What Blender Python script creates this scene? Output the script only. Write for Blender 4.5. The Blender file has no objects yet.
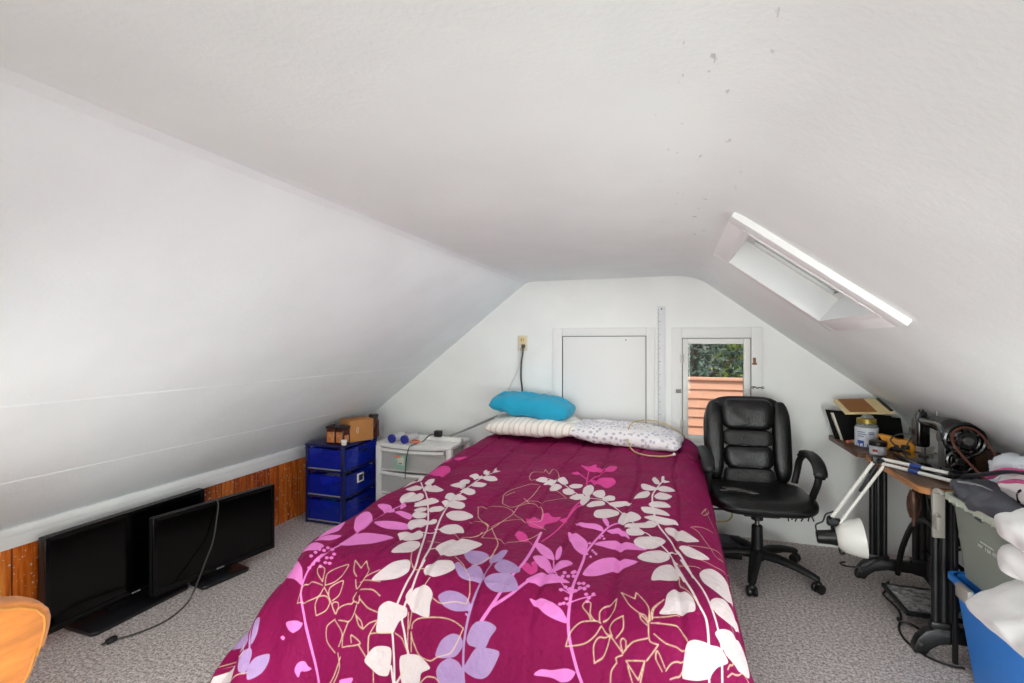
import bpy, bmesh, math, random
import numpy as np
from mathutils import Vector, Matrix, noise as mnoise
random.seed(7)
SC = bpy.context.scene
COL = SC.collection
PI = math.pi
R = math.radians

SLOPE_SEAMS = (0.846, 1.19)
EXPO = 0.0
# ------------------------------------------------------------------ materials
def lin(c):
    return tuple(((v/255)/12.92 if v/255 <= 0.04045 else ((v/255+0.055)/1.055)**2.4) for v in c)

def pm(name, c, rough=0.5, metal=0.0, bump=0.0, bscale=60.0, var=0.0, vscale=8.0, spec=0.5, trans=0.0, alpha=1.0,
       sheen=0.0, coat=0.0, stretch=None, emit=None):
    m = bpy.data.materials.new(name); m.use_nodes = True
    nt = m.node_tree; n = nt.nodes; b = n['Principled BSDF']
    c = lin(c)
    b.inputs['Base Color'].default_value = (*c, 1)
    b.inputs['Roughness'].default_value = rough
    b.inputs['Metallic'].default_value = metal
    b.inputs['Specular IOR Level'].default_value = spec
    b.inputs['Transmission Weight'].default_value = trans
    b.inputs['Alpha'].default_value = alpha
    b.inputs['Sheen Weight'].default_value = sheen
    b.inputs['Coat Weight'].default_value = coat
    tc = n.new('ShaderNodeTexCoord'); src = tc.outputs['Object']
    if stretch:
        mp = n.new('ShaderNodeMapping'); mp.inputs['Scale'].default_value = stretch
        nt.links.new(src, mp.inputs['Vector']); src = mp.outputs['Vector']
    if var > 0:
        t = n.new('ShaderNodeTexNoise'); t.inputs['Scale'].default_value = vscale; t.inputs['Detail'].default_value = 4
        nt.links.new(src, t.inputs['Vector'])
        r = n.new('ShaderNodeValToRGB')
        r.color_ramp.elements[0].position = 0.3; r.color_ramp.elements[1].position = 0.7
        r.color_ramp.elements[0].color = (*[max(0, v*(1-var)) for v in c], 1)
        r.color_ramp.elements[1].color = (*[min(1, v*(1+var)) for v in c], 1)
        nt.links.new(t.outputs['Fac'], r.inputs['Fac']); nt.links.new(r.outputs['Color'], b.inputs['Base Color'])
    if bump > 0:
        t = n.new('ShaderNodeTexNoise'); t.inputs['Scale'].default_value = bscale; t.inputs['Detail'].default_value = 3
        nt.links.new(src, t.inputs['Vector'])
        bp = n.new('ShaderNodeBump'); bp.inputs['Strength'].default_value = bump; bp.inputs['Distance'].default_value = 0.01
        nt.links.new(t.outputs['Fac'], bp.inputs['Height']); nt.links.new(bp.outputs['Normal'], b.inputs['Normal'])
    return m

class NG:
    """tiny node helper"""
    def __init__(s, m):
        s.nt = m.node_tree; s.n = s.nt.nodes; s.b = s.n['Principled BSDF']
    def new(s, t, **k):
        x = s.n.new('ShaderNode'+t)
        for a, v in k.items():
            setattr(x, a, v)
        return x
    def link(s, a, b): s.nt.links.new(a, b)
    def math(s, op, a, b=None, c=None):
        x = s.new('Math', operation=op)
        for i, v in enumerate((a, b, c)):
            if v is None: continue
            if isinstance(v, (int, float)): x.inputs[i].default_value = v
            else: s.link(v, x.inputs[i])
        return x.outputs[0]
    def mix(s, f, a, b):
        x = s.new('Mix', data_type='RGBA')
        for sock, v in ((x.inputs[0], f), (x.inputs[6], a), (x.inputs[7], b)):
            if isinstance(v, (int, float)): sock.default_value = v
            elif isinstance(v, tuple): sock.default_value = (*v, 1)
            else: s.link(v, sock)
        return x.outputs[2]
    def noise(s, vec, scale, detail=3, rough=0.5):
        t = s.new('TexNoise'); t.inputs['Scale'].default_value = scale; t.inputs['Detail'].default_value = detail
        t.inputs['Roughness'].default_value = rough
        s.link(vec, t.inputs['Vector']); return t.outputs['Fac']
    def bump(s, h, strength, dist=0.01):
        bp = s.new('Bump'); bp.inputs['Strength'].default_value = strength; bp.inputs['Distance'].default_value = dist
        s.link(h, bp.inputs['Height']); s.link(bp.outputs['Normal'], s.b.inputs['Normal'])
    def step(s, v, lo, hi):
        x = s.new('MapRange'); x.interpolation_type = 'SMOOTHSTEP'
        s.link(v, x.inputs[0]); x.inputs[1].default_value = lo; x.inputs[2].default_value = hi
        return x.outputs[0]

def plaster(name, c, blemish=False, bumps=0.22):
    m = pm(name, c, rough=0.55, spec=0.3); g = NG(m)
    tc = g.new('TexCoord'); P = tc.outputs['Object']
    a = g.noise(P, 90, 3); b2 = g.noise(P, 28, 2); b3 = g.noise(P, 3.0, 3)
    g.bump(g.math('ADD', g.math('ADD', g.math('MULTIPLY', a, 0.6), g.math('MULTIPLY', b2, 0.5)), g.math('MULTIPLY', b3, 1.5)), bumps, 0.006)
    cc = lin(c)
    colr = g.mix(g.step(b3, 0.3, 0.7), tuple(v*0.955 for v in cc), cc)
    if blemish:
        sp = g.new('SeparateXYZ'); g.link(P, sp.inputs[0])
        near = g.step(g.math('ABSOLUTE', g.math('SUBTRACT', sp.outputs[0], 0.07)), 0.16, 0.02)
        mp = g.new('Mapping'); mp.inputs['Scale'].default_value = (1, 0.35, 1); g.link(P, mp.inputs['Vector'])
        sk = g.step(g.noise(mp.outputs['Vector'], 38, 4, 0.6), 0.66, 0.70)
        f = g.math('MULTIPLY', g.math('MULTIPLY', near, sk), 0.4)
        colr = g.mix(f, colr, lin((120, 117, 112)))
    g.link(colr, g.b.inputs['Base Color'])
    return m

M = {}
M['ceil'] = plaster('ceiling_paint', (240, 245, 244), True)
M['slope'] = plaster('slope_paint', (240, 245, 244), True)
M['slope_left'] = plaster('left_slope_paint', (241, 245, 247), bumps=0.34)
M['wall'] = plaster('wall_paint', (244, 245, 243), bumps=0.06)
M['trimw'] = pm('trim_white_paint', (236, 236, 235), 0.6, spec=0.25, bump=0.08, bscale=25)
M['sashw'] = pm('sash_white_paint', (230, 230, 226), 0.45, bump=0.15, bscale=40, var=0.04)

def carpet():
    m = pm('carpet', (150, 145, 142), rough=1.0, spec=0.05, sheen=0.1); g = NG(m)
    tc = g.new('TexCoord'); P = tc.outputs['Object']
    a = g.noise(P, 150, 3, 0.75); b = g.noise(P, 70, 2, 0.6); c = g.noise(P, 2.5, 3)
    f = g.math('ADD', g.math('MULTIPLY', a, 0.6), g.math('MULTIPLY', b, 0.4))
    r = g.new('ValToRGB'); e = r.color_ramp.elements
    e[0].position = 0.42; e[0].color = (*lin((132, 121, 118)), 1)
    e[1].position = 0.60; e[1].color = (*lin((253, 246, 243)), 1)
    k = e.new(0.5); k.color = (*lin((206, 194, 191)), 1)
    g.link(f, r.inputs['Fac'])
    g.link(g.mix(g.math('MULTIPLY', c, 0.25), r.outputs['Color'], lin((186, 174, 171))), g.b.inputs['Base Color'])
    g.bump(f, 0.9, 0.012)
    return m
M['carpet'] = carpet()

def pine():
    m = pm('knotty_pine', (160, 80, 25), rough=0.35, coat=0.2); g = NG(m)
    tc = g.new('TexCoord'); P = tc.outputs['Object']
    sp = g.new('SeparateXYZ'); g.link(P, sp.inputs[0]); y = sp.outputs[1]
    yy = g.math('DIVIDE', y, 0.098)
    idx = g.math('FLOOR', yy); fr = g.math('FRACT', yy)
    wn = g.new('TexWhiteNoise', noise_dimensions='1D'); g.link(idx, wn.inputs['W'])
    mp = g.new('Mapping'); mp.inputs['Scale'].default_value = (1, 26, 2.2)
    off = g.new('CombineXYZ'); g.link(g.math('MULTIPLY', wn.outputs['Value'], 9), off.inputs[2])
    g.link(P, mp.inputs['Vector'])
    va = g.new('VectorMath', operation='ADD'); g.link(mp.outputs['Vector'], va.inputs[0]); g.link(off.outputs[0], va.inputs[1])
    gr = g.noise(va.outputs[0], 2.2, 5, 0.6)
    r = g.new('ValToRGB'); e = r.color_ramp.elements
    e[0].position = 0.3; e[0].color = (*lin((140, 60, 14)), 1)
    e[1].position = 0.75; e[1].color = (*lin((246, 152, 62)), 1)
    k = e.new(0.5); k.color = (*lin((222, 108, 30)), 1)
    g.link(g.math('ADD', gr, g.math('MULTIPLY', g.math('SUBTRACT', wn.outputs['Value'], 0.5), 0.28)), r.inputs['Fac'])
    # knots
    vo = g.new('TexVoronoi'); vo.inputs['Scale'].default_value = 1.0
    mp2 = g.new('Mapping'); mp2.inputs['Scale'].default_value = (0, 5.5, 4); g.link(P, mp2.inputs['Vector']); g.link(mp2.outputs['Vector'], vo.inputs['Vector'])
    kn = g.step(vo.outputs['Distance'], 0.13, 0.05)
    c1 = g.mix(kn, r.outputs['Color'], lin((55, 25, 10)))
    groove = g.math('MAXIMUM', g.step(fr, 0.05, 0.015), g.step(fr, 0.955, 0.99))
    c2 = g.mix(g.math('MULTIPLY', groove, 0.85), c1, lin((45, 20, 8)))
    spk = g.step(g.noise(P, 62, 2, 0.5), 0.665, 0.69)
    c3 = g.mix(spk, c2, lin((235, 225, 205)))
    g.link(c3, g.b.inputs['Base Color'])
    g.bump(g.math('SUBTRACT', 1.0, groove), 0.5, 0.006)
    return m
M['pine'] = pine()

def plastic(name, c, rough=0.35, **k): return pm(name, c, rough, **k)
M['black'] = pm('black_plastic', (13, 13, 14), 0.36)
M['blackm'] = pm('black_matte_plastic', (17, 17, 18), 0.5, bump=0.05)
M['leather'] = pm('black_leather', (9, 9, 10), 0.33, bump=0.22, bscale=120, spec=0.5)
M['leather2'] = pm('worn_black_leather', (26, 25, 26), 0.5, bump=0.4, bscale=70, var=0.35, vscale=30)
M['chrome'] = pm('chrome', (200, 200, 205), 0.15, 1.0)
M['steel'] = pm('dull_steel', (120, 118, 115), 0.4, 1.0, var=0.2, vscale=20)
M['iron'] = pm('black_cast_iron', (11, 11, 12), 0.42, 0.0, bump=0.1, bscale=50, spec=0.6)
M['ironworn'] = pm('worn_iron', (150, 149, 150), 0.45, var=0.6, vscale=40)
M['enamel'] = pm('black_enamel', (14, 13, 13), 0.16, 0.0, spec=0.7, coat=0.4)
M['screen'] = pm('screen_glass', (3, 3, 3), 0.10, spec=0.3)
M['bezel'] = pm('glossy_bezel', (6, 6, 7), 0.25, spec=0.35)
M['standplastic'] = pm('stand_plastic', (24, 24, 27), 0.35)
M['white'] = pm('white_plastic', (242, 241, 238), 0.35)
M['cream'] = pm('cream_plastic', (222, 214, 188), 0.4)
M['ivory'] = pm('ivory_outlet', (228, 202, 140), 0.4)
M['linen'] = pm('white_linen', (226, 225, 224), 0.85, bump=0.12, bscale=30, sheen=0.1)
M['turq'] = pm('turquoise_cotton', (22, 160, 198), 0.8, bump=0.12, bscale=25, sheen=0.1)
M['orangevelvet'] = pm('orange_velvet', (204, 124, 52), 0.85, bump=0.2, bscale=90, var=0.22, vscale=7, sheen=0.25, stretch=(1, 1, 5))
M['piping'] = pm('tan_piping', (190, 128, 58), 0.8)
M['darkwood'] = pm('dark_wood', (62, 38, 24), 0.4, var=0.3, vscale=12, stretch=(1, 1, 0.1))
M['tabletop'] = pm('worn_veneer', (104, 76, 56), 0.42, var=0.4, vscale=14, stretch=(6, 0.6, 4), bump=0.1, bscale=40)
M['tableedge'] = pm('worn_wood_edge', (176, 122, 76), 0.5, var=0.35, vscale=18, stretch=(1, 0.5, 6))
M['beltl'] = pm('leather_belt', (98, 50, 32), 0.55, var=0.2)
M['greytote'] = pm('grey_green_plastic', (144, 152, 140), 0.42, var=0.06, vscale=3)
M['greyrim'] = pm('pale_grey_plastic', (196, 204, 188), 0.45)
M['handletan'] = pm('beige_grey_plastic', (158, 154, 146), 0.5)
M['bluetote'] = pm('blue_tote_plastic', (48, 138, 232), 0.4, var=0.05)
M['yellow'] = pm('yellow_plastic', (240, 160, 20), 0.4)
M['tapeblue'] = pm('blue_tape', (38, 72, 150), 0.6)
M['card'] = pm('cardboard', (188, 128, 72), 0.85, var=0.08, bump=0.05)
M['brownkraft'] = pm('brown_kraft', (150, 98, 48), 0.7, var=0.12)
M['creamcard'] = pm('cream_card', (226, 204, 156), 0.8, var=0.06)
M['paper'] = pm('paper', (222, 216, 200), 0.9, bump=0.1, stretch=(1, 60, 60))
M['tin'] = pm('dark_red_tin', (74, 26, 20), 0.25, var=0.3, vscale=30)
M['tinlabel'] = pm('amber_label', (190, 120, 70), 0.5, var=0.35, vscale=60)
M['darklid'] = pm('dark_lid', (34, 22, 20), 0.35)
M['goldlid'] = pm('olive_gold_lid', (150, 130, 50), 0.35, 0.4)
M['label'] = pm('white_jar_label', (208, 212, 220), 0.5, var=0.10, vscale=40)
M['labelblue'] = pm('blue_print', (40, 90, 170), 0.5)
M['labelgrey'] = pm('grey_print', (120, 132, 156), 0.5)
M['red'] = pm('red_print', (170, 70, 50), 0.6)
M['discblue'] = pm('royal_blue_cap', (44, 52, 150), 0.4)
M['palegrey'] = pm('pale_grey_plastic_tube', (200, 198, 200), 0.4)
M['orangebit'] = pm('salmon_plastic', (226, 140, 112), 0.5)
M['mint'] = pm('mint_print', (150, 200, 180), 0.5, var=0.15, vscale=60)
M['tealcord'] = pm('teal_lanyard', (50, 86, 100), 0.7)
M['beigecord'] = pm('beige_cord', (196, 170, 118), 0.5)
M['whitecord'] = pm('white_cord', (226, 222, 216), 0.5)
M['darkcord'] = pm('dark_grey_cord', (70, 68, 64), 0.5)
M['blackcord'] = pm('black_cord', (18, 18, 18), 0.5)
M['greycord'] = pm('grey_cord', (150, 150, 150), 0.45)
M['duffel'] = pm('charcoal_nylon', (82, 84, 92), 0.7, bump=0.3, bscale=40, var=0.15, vscale=12)
M['strap'] = pm('black_webbing', (44, 45, 52), 0.75)
M['denim'] = pm('navy_cloth', (54, 66, 88), 0.8, var=0.2)
M['pinkcloth'] = pm('pink_cloth', (214, 96, 150), 0.85)
M['whitebag'] = pm('white_film', (226, 232, 238), 0.35, bump=0.3, bscale=20)
M['rubber'] = pm('rubber', (28, 28, 28), 0.7)
M['tornleather'] = pm('torn_leather_backing', (96, 93, 90), 0.9, var=0.75, vscale=60, bump=0.4, bscale=80)
M['trimbright'] = pm('bright_white_gloss', (250, 250, 249), 0.4)
M['brass'] = pm('aged_brass', (128, 86, 52), 0.45, 0.4)
M['ruststeel'] = pm('rusty_steel', (84, 58, 44), 0.4, 0.3, var=0.4, vscale=30)
M['blackmatte'] = pm('matte_black_board', (14, 14, 15), 0.8, spec=0.2)
M['hinge'] = pm('painted_hinge', (190, 186, 180), 0.4, 0.3)
M['rule'] = pm('white_rule', (222, 224, 226), 0.35)
M['ink'] = pm('black_ink', (70, 70, 72), 0.6)
M['marktext'] = pm('white_print', (216, 220, 214), 0.6)
M['mattress'] = pm('mattress_ticking', (206, 200, 190), 0.9, bump=0.1)
M['bedwood'] = pm('white_bed_frame', (206, 206, 202), 0.5)
M['lampwhite'] = pm('white_lamp_enamel', (236, 235, 228), 0.28)
M['siding'] = pm('salmon_siding', (240, 176, 142), 0.7, var=0.07, vscale=9, stretch=(0.5, 1, 4))
M['trunk'] = pm('bark', (80, 66, 52), 0.9, var=0.3)
M['leafdark'] = pm('dark_leaf', (78, 100, 84), 0.6, var=0.3, vscale=5)
M['leafgreen'] = pm('bright_leaf', (176, 196, 66), 0.6, var=0.35, vscale=5)
M['earth'] = pm('garden_earth', (110, 110, 80), 0.9, var=0.2)

def clear(name, tint, refl=0.06, rough=0.02, opac=0.0, base=(255, 255, 255)):
    m = bpy.data.materials.new(name); m.use_nodes = True
    nt = m.node_tree; n = nt.nodes; n.remove(n['Principled BSDF']); out = n['Material Output']
    tr = n.new('ShaderNodeBsdfTransparent'); tr.inputs[0].default_value = (*lin(tint), 1)
    gl = n.new('ShaderNodeBsdfGlossy'); gl.inputs['Roughness'].default_value = rough
    fr = n.new('ShaderNodeFresnel'); ge = n.new('ShaderNodeNewGeometry'); mr = n.new('ShaderNodeMapRange')
    nt.links.new(ge.outputs['Backfacing'], mr.inputs[0]); mr.inputs[3].default_value = 1.45; mr.inputs[4].default_value = 1/1.45; nt.links.new(mr.outputs[0], fr.inputs['IOR'])
    mx = n.new('ShaderNodeMixShader'); nt.links.new(fr.outputs[0], mx.inputs[0])
    top = tr.outputs[0]
    if opac > 0:
        df = n.new('ShaderNodeBsdfDiffuse'); df.inputs[0].default_value = (*lin(base), 1)
        m2 = n.new('ShaderNodeMixShader'); m2.inputs[0].default_value = opac
        nt.links.new(tr.outputs[0], m2.inputs[1]); nt.links.new(df.outputs[0], m2.inputs[2]); top = m2.outputs[0]
    nt.links.new(top, mx.inputs[1]); nt.links.new(gl.outputs[0], mx.inputs[2])
    nt.links.new(mx.outputs[0], out.inputs['Surface'])
    return m
M['glass'] = clear('window_glass', (250, 252, 250))
M['skyglass'] = clear('skylight_acrylic', (236, 244, 238), opac=0.35, base=(225, 232, 226), rough=0.2)
M['bluedrawer'] = clear('translucent_blue', (120, 150, 255), opac=0.3, base=(22, 62, 205), rough=0.12)
M['whitedrawer'] = clear('translucent_white', (240, 240, 238), opac=0.55, base=(244, 244, 241), rough=0.2)
M['navy'] = pm('navy_plastic', (16, 24, 84), 0.28)
M['jarglass'] = clear('jar_glass', (235, 240, 238), opac=0.25, base=(215, 215, 210), rough=0.05)

def striped():
    m = pm('cream_striped_cotton', (240, 234, 226), 0.85, bump=0.0); g = NG(m)
    tc = g.new('TexCoord'); P = tc.outputs['Object']
    w = g.new('TexWave', wave_type='BANDS', bands_direction='X'); w.inputs['Scale'].default_value = 7.5; w.inputs['Distortion'].default_value = 2.5
    w.inputs['Detail Scale'].default_value = 0.6
    mp = g.new('Mapping'); mp.inputs['Rotation'].default_value = (0, 0, 0.35); g.link(P, mp.inputs['Vector']); g.link(mp.outputs['Vector'], w.inputs['Vector'])
    f = g.step(w.outputs['Fac'], 0.80, 0.95)
    g.link(g.mix(g.math('MULTIPLY', f, 0.55), lin((243, 238, 232)), lin((200, 174, 138))), g.b.inputs['Base Color'])
    g.bump(g.noise(P, 14, 3), 0.35, 0.02)
    return m
M['striped'] = striped()
def dotted():
    m = pm('lilac_sprigged_cotton', (238, 234, 236), 0.85); g = NG(m)
    tc = g.new('TexCoord'); P = tc.outputs['Object']
    mp = g.new('Mapping'); mp.inputs['Rotation'].default_value = (0, 0, 0.7); mp.inputs['Scale'].default_value = (31, 31, 31)
    g.link(P, mp.inputs['Vector'])
    vo = g.new('TexVoronoi'); vo.inputs['Randomness'].default_value = 0.5; vo.inputs['Scale'].default_value = 1.0
    g.link(mp.outputs['Vector'], vo.inputs['Vector'])
    nz = g.noise(P, 110, 2)
    d = g.math('ADD', vo.outputs['Distance'], g.math('MULTIPLY', nz, 0.35))
    f = g.step(d, 0.60, 0.48)
    g.link(g.mix(g.math('MULTIPLY', f, 0.6), lin((240, 236, 238)), lin((148, 136, 168))), g.b.inputs['Base Color'])
    g.bump(g.noise(P, 12, 3), 0.3, 0.02)
    return m
M['dotted'] = dotted()

def comforter_mat():
    m = pm('printed_magenta_comforter', (132, 22, 84), 0.7, sheen=0.0, spec=0.15); g = NG(m)
    def at(nm):
        a = g.new('Attribute'); a.attribute_name = nm; return a.outputs['Fac']
    tc = g.new('TexCoord'); P = tc.outputs['Object']
    nz = g.noise(P, 5, 3)
    c = g.mix(nz, lin((118, 8, 63)), lin((138, 13, 79)))
    wn = g.noise(P, 16, 3)
    for nm, col, col2 in (('hot', (218, 70, 150), (206, 58, 138)), ('pink', (232, 134, 208), (226, 124, 198)), ('lilac', (172, 142, 188), (162, 132, 180)),
                    ('white', (220, 208, 213), (213, 198, 196)), ('gold', (228, 200, 172), (216, 182, 150))):
        e_ = 0.0018 if nm == 'gold' else 0.0009
        f = g.step(at(nm), e_, -e_)
        c = g.mix(f, c, g.mix(wn, lin(col), lin(col2)))
    g.link(c, g.b.inputs['Base Color'])
    w1 = g.noise(P, 9, 4, 0.6); w2 = g.noise(P, 32, 2)
    g.bump(g.math('ADD', w1, g.math('MULTIPLY', w2, 0.25)), 0.6, 0.035)
    return m
M['comforter'] = comforter_mat()

# ------------------------------------------------------------------ mesh helpers
def frame(axis, up=(0, 0, 1)):
    a = Vector(axis).normalized(); u = Vector(up)
    if abs(a.dot(u)) > 0.98: u = Vector((0, 1, 0))
    x = u.cross(a).normalized(); y = a.cross(x)
    return Matrix((x, y, a)).transposed()

def crom(pts, n=6, closed=False):
    P = [Vector(p) for p in pts]; out = []; N = len(P)
    if N < 3 and not closed: return P
    rng = range(N) if closed else range(N-1)
    for i in rng:
        if closed: a, b, c, d = P[(i-1) % N], P[i], P[(i+1) % N], P[(i+2) % N]
        else: a, b, c, d = P[max(i-1, 0)], P[i], P[i+1], P[min(i+2, N-1)]
        for k in range(n):
            t = k/n
            out.append(0.5*((2*b)+(c-a)*t+(2*a-5*b+4*c-d)*t*t+(3*b-a-3*c+d)*t**3))
    if not closed: out.append(P[-1])
    return out

class MB:
    def __init__(s, off=(0, 0, 0)):
        s.bm = bmesh.new(); s.mi = 0; s.off = Vector(off)
    def m(s, i): s.mi = i; return s
    def raw(s, verts, faces, M_=None):
        vs = [s.bm.verts.new((M_ @ Vector(v)) if M_ else Vector(v)) for v in verts]
        fs = []
        for f in faces:
            try:
                q = s.bm.faces.new([vs[i] for i in f]); q.material_index = s.mi; fs.append(q)
            except ValueError: pass
        return vs, fs
    def box(s, x0, x1, y0, y1, z0, z1, bev=0.0, M_=None, seg=2):
        v = [(x0, y0, z0), (x1, y0, z0), (x1, y1, z0), (x0, y1, z0), (x0, y0, z1), (x1, y0, z1), (x1, y1, z1), (x0, y1, z1)]
        f = [(0, 3, 2, 1), (4, 5, 6, 7), (0, 1, 5, 4), (1, 2, 6, 5), (2, 3, 7, 6), (3, 0, 4, 7)]
        vs, fs = s.raw(v, f, M_)
        if bev > 0: s.bev(fs, bev, seg)
        return s
    def hexa(s, v8, bev=0.0):
        f = [(0, 3, 2, 1), (4, 5, 6, 7), (0, 1, 5, 4), (1, 2, 6, 5), (2, 3, 7, 6), (3, 0, 4, 7)]
        vs, fs = s.raw(v8, f)
        if bev > 0: s.bev(fs, bev, 2)
        return s
    def bev(s, fs, w, seg=2):
        es = list({e for f in fs for e in f.edges})
        r = bmesh.ops.bevel(s.bm, geom=es, offset=w, segments=seg, profile=0.5, affect='EDGES', clamp_overlap=True)
        for f in r['faces']: f.material_index = s.mi
    def tube(s, pts, r, n=8, cap=True, closed=False, flat=None, smooth=0):
        if smooth: pts = crom(pts, smooth, closed)
        P = [Vector(p) for p in pts]; N = len(P)
        rs = r if isinstance(r, (list, tuple)) else [r]*N
        if len(rs) != N: rs = [rs[min(len(rs)-1, int(i*len(rs)/N))] for i in range(N)]
        rings = []; prev = None
        for i in range(N):
            if closed: t = P[(i+1) % N]-P[i-1]
            else: t = P[min(i+1, N-1)]-P[max(i-1, 0)]
            if t.length < 1e-9: t = Vector((0, 0, 1))
            t.normalize()
            if prev is None:
                u = Vector((0, 0, 1)) if abs(t.z) < 0.9 else Vector((0, 1, 0))
                x = u.cross(t).normalized()
            else:
                x = (prev-t*prev.dot(t))
                x = x.normalized() if x.length > 1e-6 else prev
            prev = x; y = t.cross(x)
            ring = []
            for k in range(n):
                a = 2*PI*k/n
                fx, fy = (1, 1) if flat is None else flat
                ring.append(s.bm.verts.new(P[i]+x*math.cos(a)*rs[i]*fx+y*math.sin(a)*rs[i]*fy))
            rings.append(ring)
        for i in range(N if closed else N-1):
            A, B = rings[i], rings[(i+1) % N]
            for k in range(n):
                q = s.bm.faces.new((A[k], A[(k+1) % n], B[(k+1) % n], B[k])); q.material_index = s.mi
        if cap and not closed:
            q = s.bm.faces.new(list(reversed(rings[0]))); q.material_index = s.mi
            q = s.bm.faces.new(rings[-1]); q.material_index = s.mi
        return s
    def cyl(s, p0, p1, r0, r1=None, n=20, bev=0.0):
        r1 = r0 if r1 is None else r1
        p0, p1 = Vector(p0), Vector(p1); L = (p1-p0).length
        if bev: prof = [(0, 0), (r0-bev, 0), (r0, bev), (r1, L-bev), (r1-bev, L), (0, L)]
        else: prof = [(0, 0), (r0, 0), (r1, L), (0, L)]
        return s.lathe(prof, p0, p1-p0, n)
    def lathe(s, prof, origin=(0, 0, 0), axis=(0, 0, 1), n=24, arc=None):
        F = frame(axis); O = Vector(origin); rings = []
        for r, z in prof:
            if r < 1e-6: rings.append([s.bm.verts.new(O+F @ Vector((0, 0, z)))])
            else: rings.append([s.bm.verts.new(O+F @ Vector((r*math.cos(2*PI*k/n), r*math.sin(2*PI*k/n), z))) for k in range(n)])
        for A, B in zip(rings[:-1], rings[1:]):
            for k in range(n):
                j = (k+1) % n
                if len(A) == 1 and len(B) == 1: continue
                if len(A) == 1: vs = (A[0], B[j], B[k])
                elif len(B) == 1: vs = (A[k], A[j], B[0])
                else: vs = (A[k], A[j], B[j], B[k])
                q = s.bm.faces.new(vs); q.material_index = s.mi
        return s
    def prism(s, poly, z0, z1, M_=None, bev=0.0):
        n = len(poly)
        v = [(x, y, z0) for x, y in poly]+[(x, y, z1) for x, y in poly]
        f = [tuple(reversed(range(n))), tuple(range(n, 2*n))]+[(i, (i+1) % n, n+(i+1) % n, n+i) for i in range(n)]
        vs, fs = s.raw(v, f, M_)
        if bev: s.bev(fs, bev, 2)
        return s
    def soft(s, size, center=(0, 0, 0), p=4.0, seg=8, M_=None, fn=None):
        """rounded solid: cube grid pushed onto a p-norm ball"""
        sx, sy, sz = size; C_ = Vector(center); grid = {}
        pp = p if isinstance(p, (tuple, list)) else (p, p, p)
        def key(v): return tuple(int(round(c*1e5)) for c in v)
        def vert(v):
            k = key(v)
            if k in grid: return grid[k]
            x, y, z = v
            # bring the samples towards the corners
            L = (abs(x)**pp[0]+abs(y)**pp[1]+abs(z)**pp[2])
            L = L**(1/max(pp)) if False else L**(3/sum(pp))
            q = Vector((x/L*sx/2, y/L*sy/2, z/L*sz/2))
            if fn: q = fn(q)
            q = q+C_
            if M_: q = M_ @ q
            grid[k] = s.bm.verts.new(q); return grid[k]
        for ax in range(3):
            for sg in (-1, 1):
                for i in range(seg):
                    for j in range(seg):
                        c = []
                        for (a, b) in ((i, j), (i+1, j), (i+1, j+1), (i, j+1)):
                            u = math.tan((a/seg-0.5)*PI/2*0.98)/math.tan(PI/4*0.98); w = math.tan((b/seg-0.5)*PI/2*0.98)/math.tan(PI/4*0.98)
                            v = [0, 0, 0]; v[ax] = sg; v[(ax+1) % 3] = u; v[(ax+2) % 3] = w
                            c.append(vert(v))
                        if sg < 0: c.reverse()
                        q = s.bm.faces.new(c); q.material_index = s.mi
        return s
    def surf(s, fn, nu, nv, closeu=False, flip=False):
        V = [[s.bm.verts.new(fn(i/(nu if closeu else nu-1), j/(nv-1))) for j in range(nv)] for i in range(nu)]
        for i in range(nu if closeu else nu-1):
            for j in range(nv-1):
                c = [V[i][j], V[(i+1) % nu][j], V[(i+1) % nu][j+1], V[i][j+1]]
                if flip: c.reverse()
                q = s.bm.faces.new(c); q.material_index = s.mi
        return s
    def build(s, name, mats, parent=None, smooth=True, angle=38, solid=0.0):
        me = bpy.data.meshes.new(name)
        for v in s.bm.verts: v.co -= s.off
        bmesh.ops.remove_doubles(s.bm, verts=s.bm.verts, dist=1e-6)
        bmesh.ops.recalc_face_normals(s.bm, faces=s.bm.faces) if not solid else None
        for f in s.bm.faces: f.smooth = smooth
        s.bm.to_mesh(me); s.bm.free()
        if smooth: me.set_sharp_from_angle(angle=R(angle))
        for m_ in (mats if isinstance(mats, (list, tuple)) else [mats]): me.materials.append(M[m_] if isinstance(m_, str) else m_)
        o = bpy.data.objects.new(name, me); COL.objects.link(o)
        if parent: o.parent = parent
        if solid:
            md = o.modifiers.new('thick', 'SOLIDIFY'); md.thickness = solid; md.offset = 1
        return o

def tag(o, label, cat, group=None, kind=None):
    o['label'] = label; o['category'] = cat
    if group: o['group'] = group
    if kind: o['kind'] = kind
    return o
def thing(name, label, cat, loc=(0, 0, 0), rz=0, group=None):
    o = bpy.data.objects.new(name, None); COL.objects.link(o); o.empty_display_size = 0.05
    o.location = loc; o.rotation_euler = (0, 0, rz)
    return tag(o, label, cat, group)
def struct(o, label=None, cat=None):
    o['kind'] = 'structure'
    if label: o['label'] = label
    if cat: o['category'] = cat
    return o
def sempty(name, loc, label, cat):
    o = bpy.data.objects.new(name, None); COL.objects.link(o); o.location = loc
    return struct(o, label, cat)
def lab(o, label): o['label'] = label; return o
def copy_tree(o, parent=None):
    c = o.copy(); COL.objects.link(c); c.parent = parent
    for ch in list(o.children): copy_tree(ch, c)
    return c
def wob(p, sc, amp, seed=0.0):
    v = mnoise.noise_vector(Vector(p)*sc+Vector((seed, seed*1.7, -seed)))
    return Vector(p)+v*amp

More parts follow.
